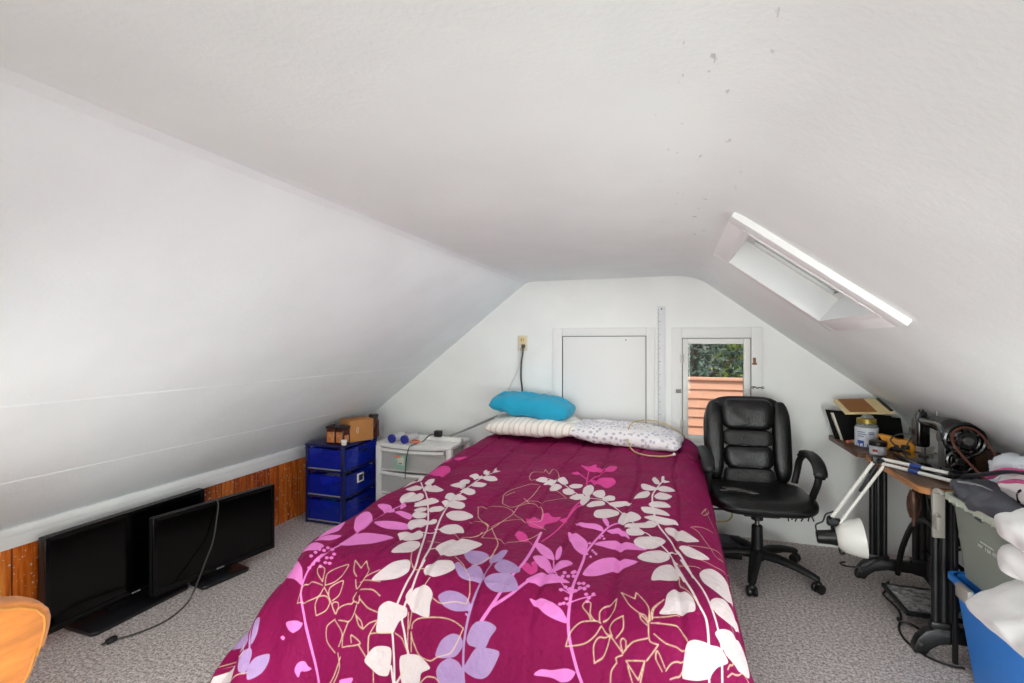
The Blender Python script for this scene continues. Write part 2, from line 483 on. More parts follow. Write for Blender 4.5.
# ------------------------------------------------------------------ room shell
XL, XR, YF, YB = -2.86, 1.46, -2.2, 3.81
ZC, XC1, XC2 = 1.89, -1.14, 0.15
ZL = 0.547
KR = 0.761
def zslope_r(x): return ZC-KR*(x-XC2)
def zslope_l(x): return ZL+(x-XL)*(ZC-ZL)/(XC1-XL)
ZR = zslope_r(XR)
# skylight opening (along X on the slope, along Y)
HX0, HX1, HY0, HY1 = 0.265, 0.650, 1.905, 2.535

b = MB(); b.box(XL-0.05, XR+0.05, YF-0.05, YB+0.05, -0.06, 0)
struct(b.build('floor', 'carpet', smooth=False), 'grey speckled loop carpet', 'floor')
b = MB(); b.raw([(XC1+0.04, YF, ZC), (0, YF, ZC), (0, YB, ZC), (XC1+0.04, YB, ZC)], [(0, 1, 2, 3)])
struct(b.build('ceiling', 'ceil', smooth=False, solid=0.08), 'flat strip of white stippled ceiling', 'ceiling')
# left slope: lapped boards under the paint, tiny steps at the joints
prof = [(XL, ZL)]
for zz in SLOPE_SEAMS:
    xx = XL+(zz-ZL)/(ZC-ZL)*(XC1-XL)
    dz = (ZC-ZL)/(XC1-XL); g_ = 0.008 if zz < 1 else 0.003; prof += [(xx-0.004, zz-0.004*dz), (xx, zz+g_), (xx+0.004, zz+0.004*dz)]
prof += [(XC1-0.06, ZC-0.0468), (XC1-0.05, ZC-0.0390), (XC1-0.02, ZC-0.0170), (XC1+0.01, ZC-0.003), (XC1+0.04, ZC)]
b = MB(); v = [(x, y, z) for y in (YF, YB) for x, z in prof]; n = len(prof)
b.raw(v, [(i, i+1, n+i+1, n+i) for i in range(n-1)])
struct(b.build('wall_left_slope', 'slope_left', smooth=False, solid=0.08), 'white sloping attic wall on the left', 'wall')
# right slope with fillet and the skylight hole
prof = []
for k in range(25):
    t = k/24; x = 2*t*(1-t)*0.14+t*t*0.24; z = (1-t)**2*ZC+2*t*(1-t)*ZC+t*t*zslope_r(0.24)
    prof.append((x, z))
prof = [(0.0, ZC), (0.012, ZC-0.0003)]+prof[1:]+[(0.252, zslope_r(0.252)), (HX0, zslope_r(HX0)), (HX1, zslope_r(HX1)), (XR-0.12, zslope_r(XR-0.12)), (XR-0.11, zslope_r(XR-0.11)), (XR-0.04, ZR+0.02), (XR-0.008, ZR-0.03), (XR, ZR-0.08)]
ys = [YF, HY0, HY1, YB]
b = MB(); n = len(prof); v = [(x, y, z) for y in ys for x, z in prof]; fs = []
for j in range(3):
    for i in range(n-1):
        if j == 1 and abs(prof[i][0]-HX0) < 1e-6: continue
        fs.append((j*n+i, j*n+i+1, (j+1)*n+i+1, (j+1)*n+i))
b.raw(v, fs)
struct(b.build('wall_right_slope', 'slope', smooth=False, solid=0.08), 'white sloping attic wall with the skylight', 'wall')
b = MB(); b.box(XR, XR+0.08, YF, YB, 0, ZR-0.08)
struct(b.build('wall_right', 'wall', smooth=False), 'low white knee wall behind the sewing table', 'wall')
b = MB(); b.box(XL-0.08, XL, YF, YB, 0, ZL)
struct(b.build('wall_left', 'pine', smooth=False), 'low knee wall of orange knotty pine boards', 'wall')
b = MB(); b.box(XL, XL+0.022, YF, YB, 0.462, ZL+0.004, 0.004); b.box(XL, XL+0.030, YF, YB, 0.520, ZL+0.010, 0.004)
struct(b.build('trim_1', 'trimbright'), 'white trim board along the top of the pine wall', 'trim')

# back gable wall with window opening
def ztop(x):
    if x < XC1: return zslope_l(x)+0.02
    if x <= XC2: return ZC+0.02
    return zslope_r(x)+0.02
WX0, WX1, WZ0, WZ1 = 0.063, 0.528, 0.657, 1.426
xs = [XL-0.05, XC1, WX0, XC2, WX1, XR+0.05]
b = MB()
for a, c in zip(xs[:-1], xs[1:]):
    spans = [(0, None)]
    if a >= WX0-1e-6 and c <= WX1+1e-6: spans = [(0, WZ0), (WZ1, None)]
    for z0, z1 in spans:
        za, zb = (ztop(a), ztop(c)) if z1 is None else (z1, z1)
        b.hexa([(a, YB, z0), (c, YB, z0), (c, YB+0.10, z0), (a, YB+0.10, z0), (a, YB, za), (c, YB, zb), (c, YB+0.10, zb), (a, YB+0.10, za)])
struct(b.build('wall_back', 'wall', smooth=False), 'white gable end wall', 'wall')
b = MB()
for a, c in zip([XL-0.05, XC1, XC2], [XC1, XC2, XR+0.05]):
    b.hexa([(a, YF-0.1, 0), (c, YF-0.1, 0), (c, YF, 0), (a, YF, 0), (a, YF-0.1, ztop(a)), (c, YF-0.1, ztop(c)), (c, YF, ztop(c)), (a, YF, ztop(a))])
struct(b.build('wall_front', 'wall', smooth=False), 'white gable wall behind the viewer', 'wall')

# small window in the gable
w = sempty('window_1', (0.295, YB, 0.66), 'small single-pane window in the gable behind the office chair', 'window')
o = w.location
b = MB(o)
b.box(-0.010, WX0, YB-0.018, YB, 0.46, 1.503, 0.003); b.box(WX1, 0.600, YB-0.018, YB, 0.46, 1.503, 0.003)
b.box(WX0, WX1, YB-0.018, YB, WZ1, 1.503, 0.003); b.box(WX0, WX1, YB-0.018, YB, 0.46, WZ0-0.03, 0.003)
b.box(-0.03, 0.62, YB-0.034, YB-0.0, WZ0-0.032, WZ0-0.004, 0.004)
for z in (0.55, 0.505): b.box(-0.010, 0.600, YB-0.022, YB-0.017, z, z+0.006)
b.build('casing', 'trimw', w)
b = MB(o); y0, y1 = YB-0.010, YB+0.028
g0, g1, h0, h1 = 0.106, 0.478, 0.708, 1.382
b.box(WX0+0.004, g0, y0, y1, WZ0, WZ1-0.004, 0.004); b.box(g1, WX1-0.004, y0, y1, WZ0, WZ1-0.004, 0.004)
b.box(g0, g1, y0, y1, h1, WZ1-0.004, 0.004); b.box(g0, g1, y0, y1, WZ0, h0, 0.004)
b.build('sash', 'sashw', w)
b = MB(o)
for rr in ((WX0, WX0+0.004), (WX1-0.004, WX1)): b.box(rr[0], rr[1], YB-0.002, YB+0.03, WZ0, WZ1)
b.box(WX0, WX1, YB-0.002, YB+0.03, WZ1-0.004, WZ1)
b.build('weather_strip', 'darkcord', w)
b = MB(o); b.box(g0-0.003, g1+0.003, YB+0.008, YB+0.012, h0-0.003, h1+0.003); b.build('pane', 'glass', w, smooth=False)
for z in (1.275, 0.79):
    b = MB(o); b.box(WX0-0.014, WX0+0.014, YB-0.021, YB-0.016, z-0.03, z+0.03, 0.001); b.cyl((WX0, YB-0.024, z-0.03), (WX0, YB-0.024, z+0.03), 0.005, n=10)
    for q in (-0.02, 0.02): b.cyl((WX0-0.008, YB-0.023, z+q), (WX0-0.008, YB-0.02, z+q), 0.003, n=8)
    b.build('hinge', 'hinge', w)
b = MB(o); b.box(0.020, 0.058, YB-0.028, YB-0.017, 1.020, 1.045, 0.002); b.box(0.026, 0.052, YB-0.032, YB-0.027, 1.026, 1.039, 0.002)
lab(b.build('strike_plate', 'steel', w), 'dull grey metal plate')
b = MB(o); b.box(0.538, 0.556, YB-0.026, YB-0.017, 1.235, 1.285, 0.003); b.cyl((0.547, YB-0.03, 1.265), (0.547, YB-0.025, 1.265), 0.006); b.box(0.532, 0.562, YB-0.032, YB-0.024, 1.236, 1.250, 0.003)
lab(b.build('latch', 'brass', w), 'small aged brass turn latch')
b = MB(o); b.tube([(0.535, YB-0.022, 1.075), (0.55, YB-0.03, 1.08), (0.565, YB-0.03, 1.07), (0.58, YB-0.03, 1.078), (0.60, YB-0.022, 1.072)], 0.0035, 8, smooth=4)
for x in (0.535, 0.60): b.tube([(x+0.008*math.cos(a), YB-0.024, 1.075+0.008*math.sin(a)) for a in [k*PI/6 for k in range(12)]], 0.0022, 6, closed=True)
b.build('hook_and_eye', 'steel', w)

# access hatch
w = sempty('door_1', (-0.524, YB, 0.45), 'white square access hatch with a plain panel above the pillows', 'hatch'); o = w.location
b = MB(o); X0, X1, Z0, Z1 = -0.919, -0.129, 0.42, 1.506; cw = 0.078
b.box(X0, X0+cw, YB-0.02, YB, Z0, Z1, 0.004); b.box(X1-cw*0.8, X1, YB-0.02, YB, Z0, Z1, 0.004)
b.box(X0+cw, X1-cw*0.8, YB-0.02, YB, Z1-cw*0.8, Z1, 0.004); b.box(X0+cw, X1-cw*0.8, YB-0.02, YB, Z0, Z0+cw*.8, 0.004)
b.build('casing', 'trimw', w)
b = MB(o); b.box(X0+cw+0.005, X1-cw*.8-0.006, YB-0.010, YB, Z0+cw*.8, Z1-cw*0.8-0.005, 0.002); b.build('panel', 'trimw', w)
b = MB(o); b.box(X0+cw, X1-cw*.8, YB-0.004, YB-0.001, Z0+cw*.8, Z1-cw*0.8); b.build('shadow_gap', 'darkcord', w)
b = MB(o); b.cyl((-0.343, YB-0.015, 1.412), (-0.343, YB-0.009, 1.412), 0.005, n=10); b.build('screw', 'steel', w)

# skylight: casing on the slope, lined well, frame and pane
SN = Vector((KR, 0, 1)).normalized()     # outward (up) normal of the right slope
def SL(x, y, d):                          # point on the slope plane, d outwards
    return Vector((x, y, zslope_r(x)))+SN*d
def sbox(b, x0, x1, y0, y1, d0, d1, bev=0.0):
    b.hexa([SL(x0, y0, d0), SL(x1, y0, d0), SL(x1, y1, d0), SL(x0, y1, d0), SL(x0, y0, d1), SL(x1, y0, d1), SL(x1, y1, d1), SL(x0, y1, d1)], bev)
w = sempty('window_2', SL(0.45, 2.2, 0), 'skylight in a white casing on the right slope', 'skylight'); o = w.location
b = MB(o)
cx = 0.072; e = 0.022
sbox(b, HX0-0.062, HX1+0.058, HY0-0.085, HY0, -e, 0.004, 0.003); sbox(b, HX0-0.062, HX1+0.058, HY1, HY1+0.075, -e, 0.004, 0.003)
sbox(b, HX0-0.062, HX0, HY0, HY1, -e, 0.004, 0.003); sbox(b, HX1, HX1+0.058, HY0, HY1, -e, 0.004, 0.003)
b.build('casing', 'trimw', w)
b = MB(o); D = 0.22; t = 0.015
k = 0.004
sbox(b, HX0-t, HX0+k, HY0-t, HY1+t, -0.024, D); sbox(b, HX1-k, HX1+t, HY0-t, HY1+t, -0.024, D)
sbox(b, HX0, HX1, HY0-t, HY0+k, -0.024, D); sbox(b, HX0, HX1, HY1-k, HY1+t, -0.024, D)
b.build('well_lining', 'trimw', w, smooth=False)
b = MB(o); q = 0.03
sbox(b, HX0, HX0+q, HY0, HY1, 0.10, 0.13, 0.003); sbox(b, HX1-q, HX1, HY0, HY1, 0.10, 0.13, 0.003)
sbox(b, HX0+q, HX1-q, HY0, HY0+q, 0.10, 0.13, 0.003); sbox(b, HX0+q, HX1-q, HY1-q, HY1, 0.10, 0.13, 0.003)
b.build('sash', 'sashw', w)
b = MB(o); sbox(b, HX0+q, HX1-q, HY0+q, HY1-q, 0.112, 0.118); b.build('pane', 'skyglass', w, smooth=False)
b = MB(o); b.tube([SL(HX1-0.03, 2.15, 0.1), SL(HX1-0.05, 2.16, 0.075), SL(HX1-0.06, 2.20, 0.07), SL(HX1-0.045, 2.24, 0.08)], 0.005, 8, smooth=4); b.build('latch', 'steel', w)

# ------------------------------------------------------------------ comforter: cloth shape and printed pattern (cloth millimetres)
BX0,BX1,BY0,BY1=-1.28,0.060,1.53,3.74
BC=0.10; BR=0.13
SS0,SS1,TT0,TT1=-1.93,0.70,0.90,3.74
def cloth(s,t):
    s=np.asarray(s,float); t=np.asarray(t,float)
    qx=np.clip(s,BX0+BC,BX1-BC); qy=np.clip(t,BY0+BC,10)
    vx,vy=s-qx,t-qy
    dist=np.sqrt(vx*vx+vy*vy)+1e-9
    dx,dy=vx/dist,vy/dist
    d=np.maximum(dist-BC,0)
    corner=4*dx*dx*dy*dy*(dist>BC*.5)
    foot=dy*dy
    side=dx*dx
    amax=np.radians(side*80+foot*68-corner*18)
    R=BR+foot*0.05
    a=np.minimum(d/R,amax)
    ext=np.maximum(d-R*amax,0)
    # hanging folds
    per=np.where(side>foot, t, s)*1.0
    fold=np.sin(per*17+1.3*np.sin(per*5.1+s*2))*0.6+np.sin(per*31+2.1)*0.25
    fa=np.minimum(ext/0.28,1)*0.034*(0.6+0.8*corner)
    r=R*np.sin(a)+ext*np.cos(amax)+fold*fa
    drop=R*(1-np.cos(a))+ext*np.sin(amax)
    k=np.minimum(dist,BC)
    x=qx+dx*(k+r); y=qy+dy*(k+r)
    z=0.685-0.045*np.clip((3.2-t)/1.4,0,1)-drop
    # soft puffs of the filling, quilting seams
    top=np.clip(1-drop/0.3,0.25,1)
    z=z+top*(0.008*np.sin(s*7+1.0)*np.sin(t*5.3+0.7)+0.005*np.sin(s*13+t*9))
    for sx in SEAMS:
        w=(s-sx-0.012*np.sin(t*6+sx*9))
        z=z-top*0.010*np.exp(-(w/0.011)**2)
    z=z+0.004*np.sin(s*23+2.5*np.sin(t*4.1))*np.clip((1.9-t)/0.5,0,1)+0.0035*np.sin(t*19+3*np.sin(s*3.3+1))*top*np.clip((t-1.4)/0.6,0,1)
    hw=np.clip((t-2.9)/0.6,0,1)
    z=z+hw*0.006*(np.sin(t*42+3*np.sin(s*4.0))+0.6*np.sin(t*67+s*6+2*np.sin(s*9)))*(0.4+0.6*np.clip((s+0.5)/0.6,0,1))
    z=np.maximum(z,0.012)
    return x,y,z
SEAMS=[0.02-0.205*k for k in range(-2,9)]
PATTERN = {
 'white': [
  "-1299,2297 -1309,2258 -1317,2178 -1346,2304",
  "-1299,2297 -1336,2394 -1324,2424 -1287,2326",
  "-1250,2288 -1257,2351 -1233,2367 -1219,2329 -1221,2273",
  "-1222,2235 -1213,2298 -1100,2208 -1112,2164 -1170,2163",
  "-1233,2227 -1274,2234 -1276,2139 -1230,2123 -1215,2176",
  "-1215,1984 -1233,2042 -1220,2104 -1170,2114 -1139,2076 -1137,2028 -1175,1979",
  "-1117,1952 -1134,2006 -1101,2085 -1051,2064 -1073,2014",
  "-1096,1907 -1095,1954 -1069,1973 -1053,1934 -1069,1898",
  "-1048,1959 -1050,1998 -1003,2032 -1006,1980 -1024,1931",
  "-1069,1845 -1080,1895 -1035,1909 -1015,1864 -1036,1833",
  "-1039,1757 -1049,1803 -1015,1841 -964,1867 -950,1824 -998,1780 -1008,1725",
  "-1025,1658 -1019,1687 -973,1736 -943,1714 -926,1666 -944,1628 -975,1615",
  "-957,1506 -963,1570 -947,1620 -913,1628 -889,1588 -888,1533 -926,1510",
  "-968,1388 -947,1423 -919,1461 -880,1482 -859,1471 -848,1435 -876,1407 -924,1391",
  "-1101,2288 -1072,2332 -1030,2329 -1017,2262 -1045,2251",
  "-1073,2345 -1062,2378 -1027,2376 -1023,2338 -1043,2314",
  "-1054,2429 -1041,2478 -993,2465 -976,2411 -1019,2412",
  "-977,2425 -962,2467 -921,2470 -889,2425 -914,2397 -947,2402",
  "-1017,2545 -1016,2593 -978,2544 -968,2483 -989,2490",
  "-957,2537 -980,2652 -950,2582 -923,2568 -944,2533",
  "-992,2301 -980,2358 -921,2348 -919,2282 -960,2274",
  "-1012,2202 -992,2245 -940,2227 -917,2184 -935,2158 -970,2172",
  "-1042,2107 -1051,2159 -1006,2168 -933,2121 -964,2097 -1022,2099",
  "-1035,2059 -1019,2094 -939,2083 -911,2050 -917,2014 -975,2023",
  "-953,1940 -944,1986 -889,1991 -824,1942 -845,1893 -891,1884 -927,1904",
  "-908,1785 -900,1831 -859,1849 -807,1808 -839,1757 -876,1758",
  "-825,1591 -831,1645 -807,1721 -747,1724 -682,1693 -701,1634 -712,1594 -752,1546 -794,1566",
  "-799,1454 -793,1489 -756,1512 -726,1519 -697,1486 -715,1453 -751,1431 -783,1441",
  "-899,1327 -881,1336 -854,1335 -827,1332 -811,1328 -808,1309 -830,1289 -841,1265 -849,1253 -903,1243 -909,1279 -912,1310",
  "-812,1386 -823,1371 -825,1358 -815,1343 -803,1340",
  "-804,1383 -785,1403 -753,1396 -733,1377 -733,1347 -731,1313 -771,1318 -800,1332 -808,1348 -808,1366",
  "-928,1165 -903,1203 -853,1214 -840,1201 -836,1166 -840,1140 -872,1133 -903,1146",
  "-807,1190 -801,1207 -754,1215 -727,1207 -698,1187 -725,1171 -728,1143 -780,1132 -797,1160",
  "-1702,1134 -1618,1164 -1638,1172 -1492,1114 -1510,1078",
  "-687,2460 -666,2509 -633,2499 -626,2450 -648,2440",
  "-633,2413 -619,2482 -592,2524 -580,2458 -605,2424",
  "-581,2514 -564,2582 -534,2531 -518,2478 -535,2447 -564,2474",
  "-593,2387 -590,2440 -552,2439 -535,2407 -550,2353 -571,2344",
  "-523,2372 -507,2406 -473,2395 -460,2345 -483,2312 -509,2330",
  "-505,2443 -487,2493 -447,2505 -446,2446 -482,2418",
  "-424,2376 -430,2462 -403,2550 -378,2439 -385,2355 -409,2364",
  "-467,2268 -456,2332 -417,2361 -404,2314 -431,2248",
  "-406,2213 -416,2328 -392,2370 -376,2301 -383,2218",
  "-376,2382 -366,2434 -333,2455 -314,2386 -321,2334 -353,2345",
  "-321,2329 -297,2376 -268,2367 -262,2321 -296,2304",
  "-371,2183 -359,2271 -316,2298 -298,2253 -331,2199 -353,2160",
  "-284,2276 -246,2305 -185,2309 -191,2285 -231,2240 -264,2242",
  "-321,2066 -318,2137 -274,2195 -229,2181 -227,2125 -263,2050 -303,2036",
  "-216,2036 -210,2184 -176,2202 -144,2179 -130,2140 -156,2085 -196,2036",
  "-187,2006 -161,2056 -102,2104 -90,2068 -137,2015 -163,1996",
  "-177,1971 -137,2015 -107,1983 -118,1949 -161,1926",
  "-141,1880 -123,1929 -58,1965 -27,1940 -40,1900 -73,1849 -117,1838",
  "-119,1750 -97,1808 -48,1850 -16,1835 -13,1790 -45,1732 -92,1725",
  "-106,2668 -94,2735 -69,2644 -67,2586 -89,2591",
  "-58,2648 -57,2762 -45,2756 -42,2676 -15,2652 -41,2617",
  "-156,2559 -137,2574 -83,2531 -65,2509 -107,2478 -142,2493",
  "-74,2520 -49,2562 -14,2549 11,2505 -31,2480 -60,2484",
  "-177,2351 -155,2434 -119,2469 -105,2429 -118,2367 -150,2350",
  "-85,2395 -64,2461 -30,2454 -4,2423 -29,2357 -69,2351",
  "-105,2284 -84,2315 -36,2316 -10,2261 -58,2250 -93,2255",
  "-137,2250 -105,2254 -58,2236 -27,2210 -14,2180 -64,2188 -118,2200",
  "-119,2157 -86,2178 -56,2170 10,2145 19,2119 -33,2097 -84,2129",
  "-130,2031 -99,2125 -65,2107 -71,2067 -109,2035",
  "-190,2021 -160,2056 -131,2054 -149,2000",
  "-32,2062 -12,2079 37,2063 75,2011 95,1978 48,1953 9,1985 -18,2011",
  "21,1910 47,1923 84,1899 128,1872 87,1835 45,1847",
  "-65,1595 -59,1657 -38,1709 -6,1741 17,1713 18,1648 -3,1600 -41,1596",
  "-37,1445 -23,1473 -16,1517 7,1549 33,1543 53,1521 62,1496 60,1471 28,1457 -7,1446",
  "38,1306 37,1346 42,1381 62,1395 95,1401 118,1404 150,1417 181,1405 174,1389 143,1359 127,1335 122,1325 83,1309",
  "83,1714 99,1770 130,1809 178,1822 218,1818 254,1776 185,1660 141,1636 95,1645",
  "109,1548 131,1593 168,1636 206,1620 257,1602 185,1534 134,1511 114,1521",
  "126,1444 143,1471 186,1511 246,1534 308,1542 268,1441 229,1419 179,1413 141,1432",
 ],
 'pink': [
  "-1285,1908 -1266,1925 -1215,1913 -1161,1856 -1179,1835 -1234,1863",
  "-1248,1686 -1297,1767 -1308,1833 -1272,1829 -1220,1775 -1194,1711 -1197,1666 -1227,1666",
  "-1156,1846 -1138,1871 -1074,1853 -1057,1808 -1088,1810 -1120,1826",
  "-1156,1892 -1200,1980 -1154,1940 -1151,1914",
  "-1185,1735 -1152,1752 -1081,1763 -1033,1761 -1004,1746 -1030,1706 -1086,1690 -1138,1705",
  "-1211,1546 -1210,1614 -1174,1646 -1104,1641 -1019,1620 -1059,1562 -1129,1550 -1182,1534",
  "-1331,1568 -1347,1693 -1323,1726 -1283,1631",
  "-1402,1434 -1384,1452 -1384,1476 -1285,1408 -1253,1366 -1246,1342 -1299,1368 -1388,1407",
  "-1286,1234 -1201,1229 -1199,1213 -1230,1196 -1265,1210",
  "-1183,1087 -1175,1108 -1155,1115 -1138,1104 -1123,1100 -1141,1088 -1160,1084 -1164,1066",
  "-998,1106 -983,1112 -954,1116 -960,1097 -991,1097",
  "-1301,1190 -1289,1194 -1273,1186 -1280,1179",
  "-394,1886 -370,1893 -317,1833 -299,1791 -299,1733 -305,1712 -342,1752 -373,1821",
  "-385,1989 -342,1977 -298,1978 -269,1956 -262,1919 -298,1931 -351,1944",
  "-280,2031 -267,2048 -249,2005 -247,1963 -262,1983",
  "-248,1930 -223,1955 -197,1980 -168,1931 -158,1891 -192,1927 -225,1910",
  "-278,1804 -256,1834 -199,1861 -146,1863 -93,1850 -98,1824 -154,1805 -203,1783 -243,1792",
  "-282,1582 -272,1644 -242,1693 -196,1719 -116,1716 -142,1668 -185,1627 -238,1583",
  "-495,1747 -473,1757 -422,1717 -396,1663 -419,1652 -457,1685",
  "-394,1671 -403,1724 -396,1765 -387,1746 -383,1695",
  "-468,1639 -441,1663 -408,1636 -373,1569 -398,1568 -428,1578",
  "-375,1576 -385,1644 -351,1665 -327,1645 -352,1612",
  "-447,1482 -428,1511 -403,1555 -366,1554 -312,1522 -344,1509 -380,1488 -424,1475",
  "-419,1422 -384,1431 -343,1426 -312,1409 -294,1380 -324,1380 -363,1388 -395,1407",
  "-377,1227 -360,1244 -326,1250 -286,1265 -260,1262 -273,1239 -298,1228 -325,1231",
  "-1378,1505 -1341,1536 -1250,1508 -1270,1478",
  "-1333,1547 -1301,1581 -1246,1604 -1257,1548",
  "-1256,1450 -1256,1444 -1267,1444 -1277,1452 -1277,1458 -1266,1457",
  "-1249,1468 -1248,1461 -1257,1461 -1268,1468 -1269,1475 -1259,1475",
  "-1245,1485 -1243,1477 -1252,1477 -1262,1484 -1264,1491 -1255,1492",
  "-1228,1492 -1227,1485 -1231,1479 -1238,1481 -1239,1489 -1234,1493",
  "-1228,1513 -1226,1505 -1230,1499 -1235,1500 -1237,1507 -1233,1513",
  "-1196,1499 -1194,1490 -1202,1488 -1222,1508 -1225,1518 -1208,1508",
  "-1221,1472 -1219,1464 -1226,1461 -1231,1461 -1231,1467 -1226,1474",
  "-1186,1454 -1186,1447 -1193,1445 -1201,1450 -1202,1457 -1194,1458",
  "-1169,1459 -1169,1452 -1176,1450 -1183,1454 -1184,1461 -1177,1463",
  "-1160,1436 -1161,1430 -1168,1428 -1175,1432 -1175,1438 -1168,1440",
  "-1178,1434 -1179,1428 -1186,1426 -1193,1430 -1193,1436 -1186,1438",
  "-1216,1444 -1216,1438 -1224,1436 -1229,1437 -1229,1443 -1225,1449",
  "-1226,1423 -1227,1417 -1233,1412 -1241,1416 -1240,1422 -1232,1424",
  "-1187,1416 -1188,1410 -1195,1408 -1204,1413 -1203,1419 -1194,1420",
  "-1231,1404 -1232,1398 -1241,1397 -1250,1402 -1248,1407 -1238,1407",
  "-1171,1477 -1170,1470 -1178,1468 -1186,1473 -1187,1480 -1180,1482",
  "-335,1582 -336,1571 -343,1568 -348,1577 -347,1588 -340,1590",
  "-319,1562 -320,1552 -327,1549 -332,1558 -331,1568 -324,1571",
  "-309,1590 -311,1580 -318,1578 -323,1586 -321,1597 -315,1599",
  "-302,1568 -304,1557 -310,1555 -315,1564 -314,1574 -307,1576",
  "-277,1526 -279,1517 -285,1516 -290,1523 -288,1533 -282,1535",
  "-263,1530 -265,1520 -271,1519 -276,1527 -274,1536 -268,1538",
  "-247,1517 -249,1509 -255,1508 -260,1514 -258,1523 -251,1524",
  "-270,1503 -272,1496 -278,1494 -283,1500 -281,1508 -274,1510",
  "-255,1501 -258,1494 -264,1493 -268,1499 -266,1507 -260,1508",
  "-281,1488 -283,1481 -290,1480 -294,1485 -292,1492 -286,1494",
  "-246,1479 -248,1473 -255,1472 -259,1477 -257,1483 -250,1484",
  "-225,1482 -227,1476 -233,1475 -237,1480 -235,1487 -229,1488",
  "-236,1466 -238,1461 -245,1460 -249,1465 -246,1470 -240,1471",
  "-239,1453 -242,1448 -248,1447 -252,1451 -250,1457 -243,1458",
  "-314,1497 -316,1489 -322,1487 -327,1492 -325,1500 -319,1502",
  "-325,1481 -327,1474 -333,1472 -338,1477 -336,1484 -330,1486",
  "-299,1492 -301,1485 -307,1484 -312,1489 -310,1496 -303,1498",
  "-302,1452 -305,1446 -311,1445 -315,1449 -313,1454 -307,1456",
  "-308,1435 -310,1430 -316,1428 -320,1432 -318,1437 -312,1439",
  "-318,1430 -320,1425 -326,1423 -330,1426 -328,1432 -322,1433",
  "-294,1435 -296,1430 -302,1429 -306,1433 -304,1438 -298,1439",
  "-305,1597 -306,1587 -313,1585 -318,1594 -317,1604 -310,1606",
  "-336,1556 -337,1545 -343,1542 -348,1550 -347,1561 -341,1564",
  "-254,1882 -255,1873 -260,1872 -264,1879 -263,1888 -257,1889",
  "-244,1862 -246,1853 -251,1851 -254,1858 -253,1867 -248,1869",
  "-261,1864 -263,1855 -268,1853 -272,1861 -270,1870 -265,1871",
  "-263,1741 -265,1733 -270,1732 -273,1738 -272,1746 -267,1747",
  "-255,1729 -257,1721 -261,1720 -265,1727 -264,1734 -259,1736",
  "-290,1809 -292,1800 -297,1799 -301,1806 -299,1815 -294,1816",
  "-286,1722 -287,1715 -292,1714 -296,1720 -295,1727 -290,1728",
  "-271,1706 -272,1698 -277,1697 -280,1704 -279,1711 -274,1712",
  "-272,1753 -273,1745 -278,1744 -281,1750 -280,1758 -275,1760",
 ],
 'hot': [
  "-514,2822 -462,2795 -428,2842 -414,2785 -369,2792 -382,2741 -419,2720 -464,2743",
  "-365,2764 -344,2841 -307,2855 -313,2744 -351,2730",
  "-424,2593 -378,2643 -311,2643 -285,2578 -320,2491 -364,2546",
  "-542,2693 -512,2723 -494,2683 -523,2675",
  "-601,1995 -577,2023 -536,1991 -544,2051 -520,2066 -490,2026 -454,2026 -464,1982 -501,1945 -501,1889 -557,1899",
  "-584,1792 -583,1834 -547,1813 -518,1754 -547,1742",
  "-453,2001 -429,2018 -420,1976 -440,1980",
  "-491,1565 -470,1582 -443,1553 -460,1588 -450,1610 -426,1549 -437,1511 -467,1528",
  "-1348,2490 -1354,2598 -1267,2603 -1222,2544 -1204,2451 -1253,2416",
  "-1355,2663 -1354,2736 -1312,2748 -1295,2682",
  "-1289,2731 -1264,2781 -1229,2806 -1243,2707",
 ],
 'lilac': [
  "-713,1375 -686,1398 -650,1403 -616,1394 -597,1367 -645,1347 -687,1352",
  "-705,1497 -701,1524 -661,1495 -643,1531 -609,1512 -586,1477 -618,1454 -664,1455",
  "-586,1470 -564,1496 -510,1503 -481,1480 -462,1446 -489,1435 -529,1431 -564,1444",
  "-595,1290 -586,1327 -560,1344 -531,1346 -506,1334 -522,1307 -535,1274 -560,1268 -590,1276",
  "-591,1205 -579,1241 -555,1272 -492,1275 -494,1248 -513,1208 -533,1191 -561,1189",
  "-687,1220 -676,1259 -645,1284 -615,1285 -605,1260 -623,1229 -662,1217",
  "-676,1181 -666,1205 -639,1221 -609,1216 -588,1190 -590,1164 -655,1151",
  "-712,1594 -699,1629 -656,1630 -617,1600 -623,1546 -649,1530 -682,1551",
  "-608,1576 -614,1627 -569,1657 -564,1592 -581,1559",
  "-574,1535 -564,1583 -519,1567 -482,1532 -481,1510 -516,1502 -549,1507",
  "-1473,1287 -1461,1334 -1480,1344 -1486,1308 -1455,1253 -1474,1261",
  "-1438,1231 -1454,1276 -1429,1276 -1413,1227 -1420,1190",
  "-1588,1221 -1559,1260 -1544,1284 -1492,1260 -1443,1204 -1475,1173",
  "-1450,1129 -1459,1168 -1418,1179 -1405,1151 -1411,1108 -1437,1112",
  "-1397,1082 -1404,1124 -1389,1145 -1340,1146 -1335,1120 -1354,1092",
 ],
}
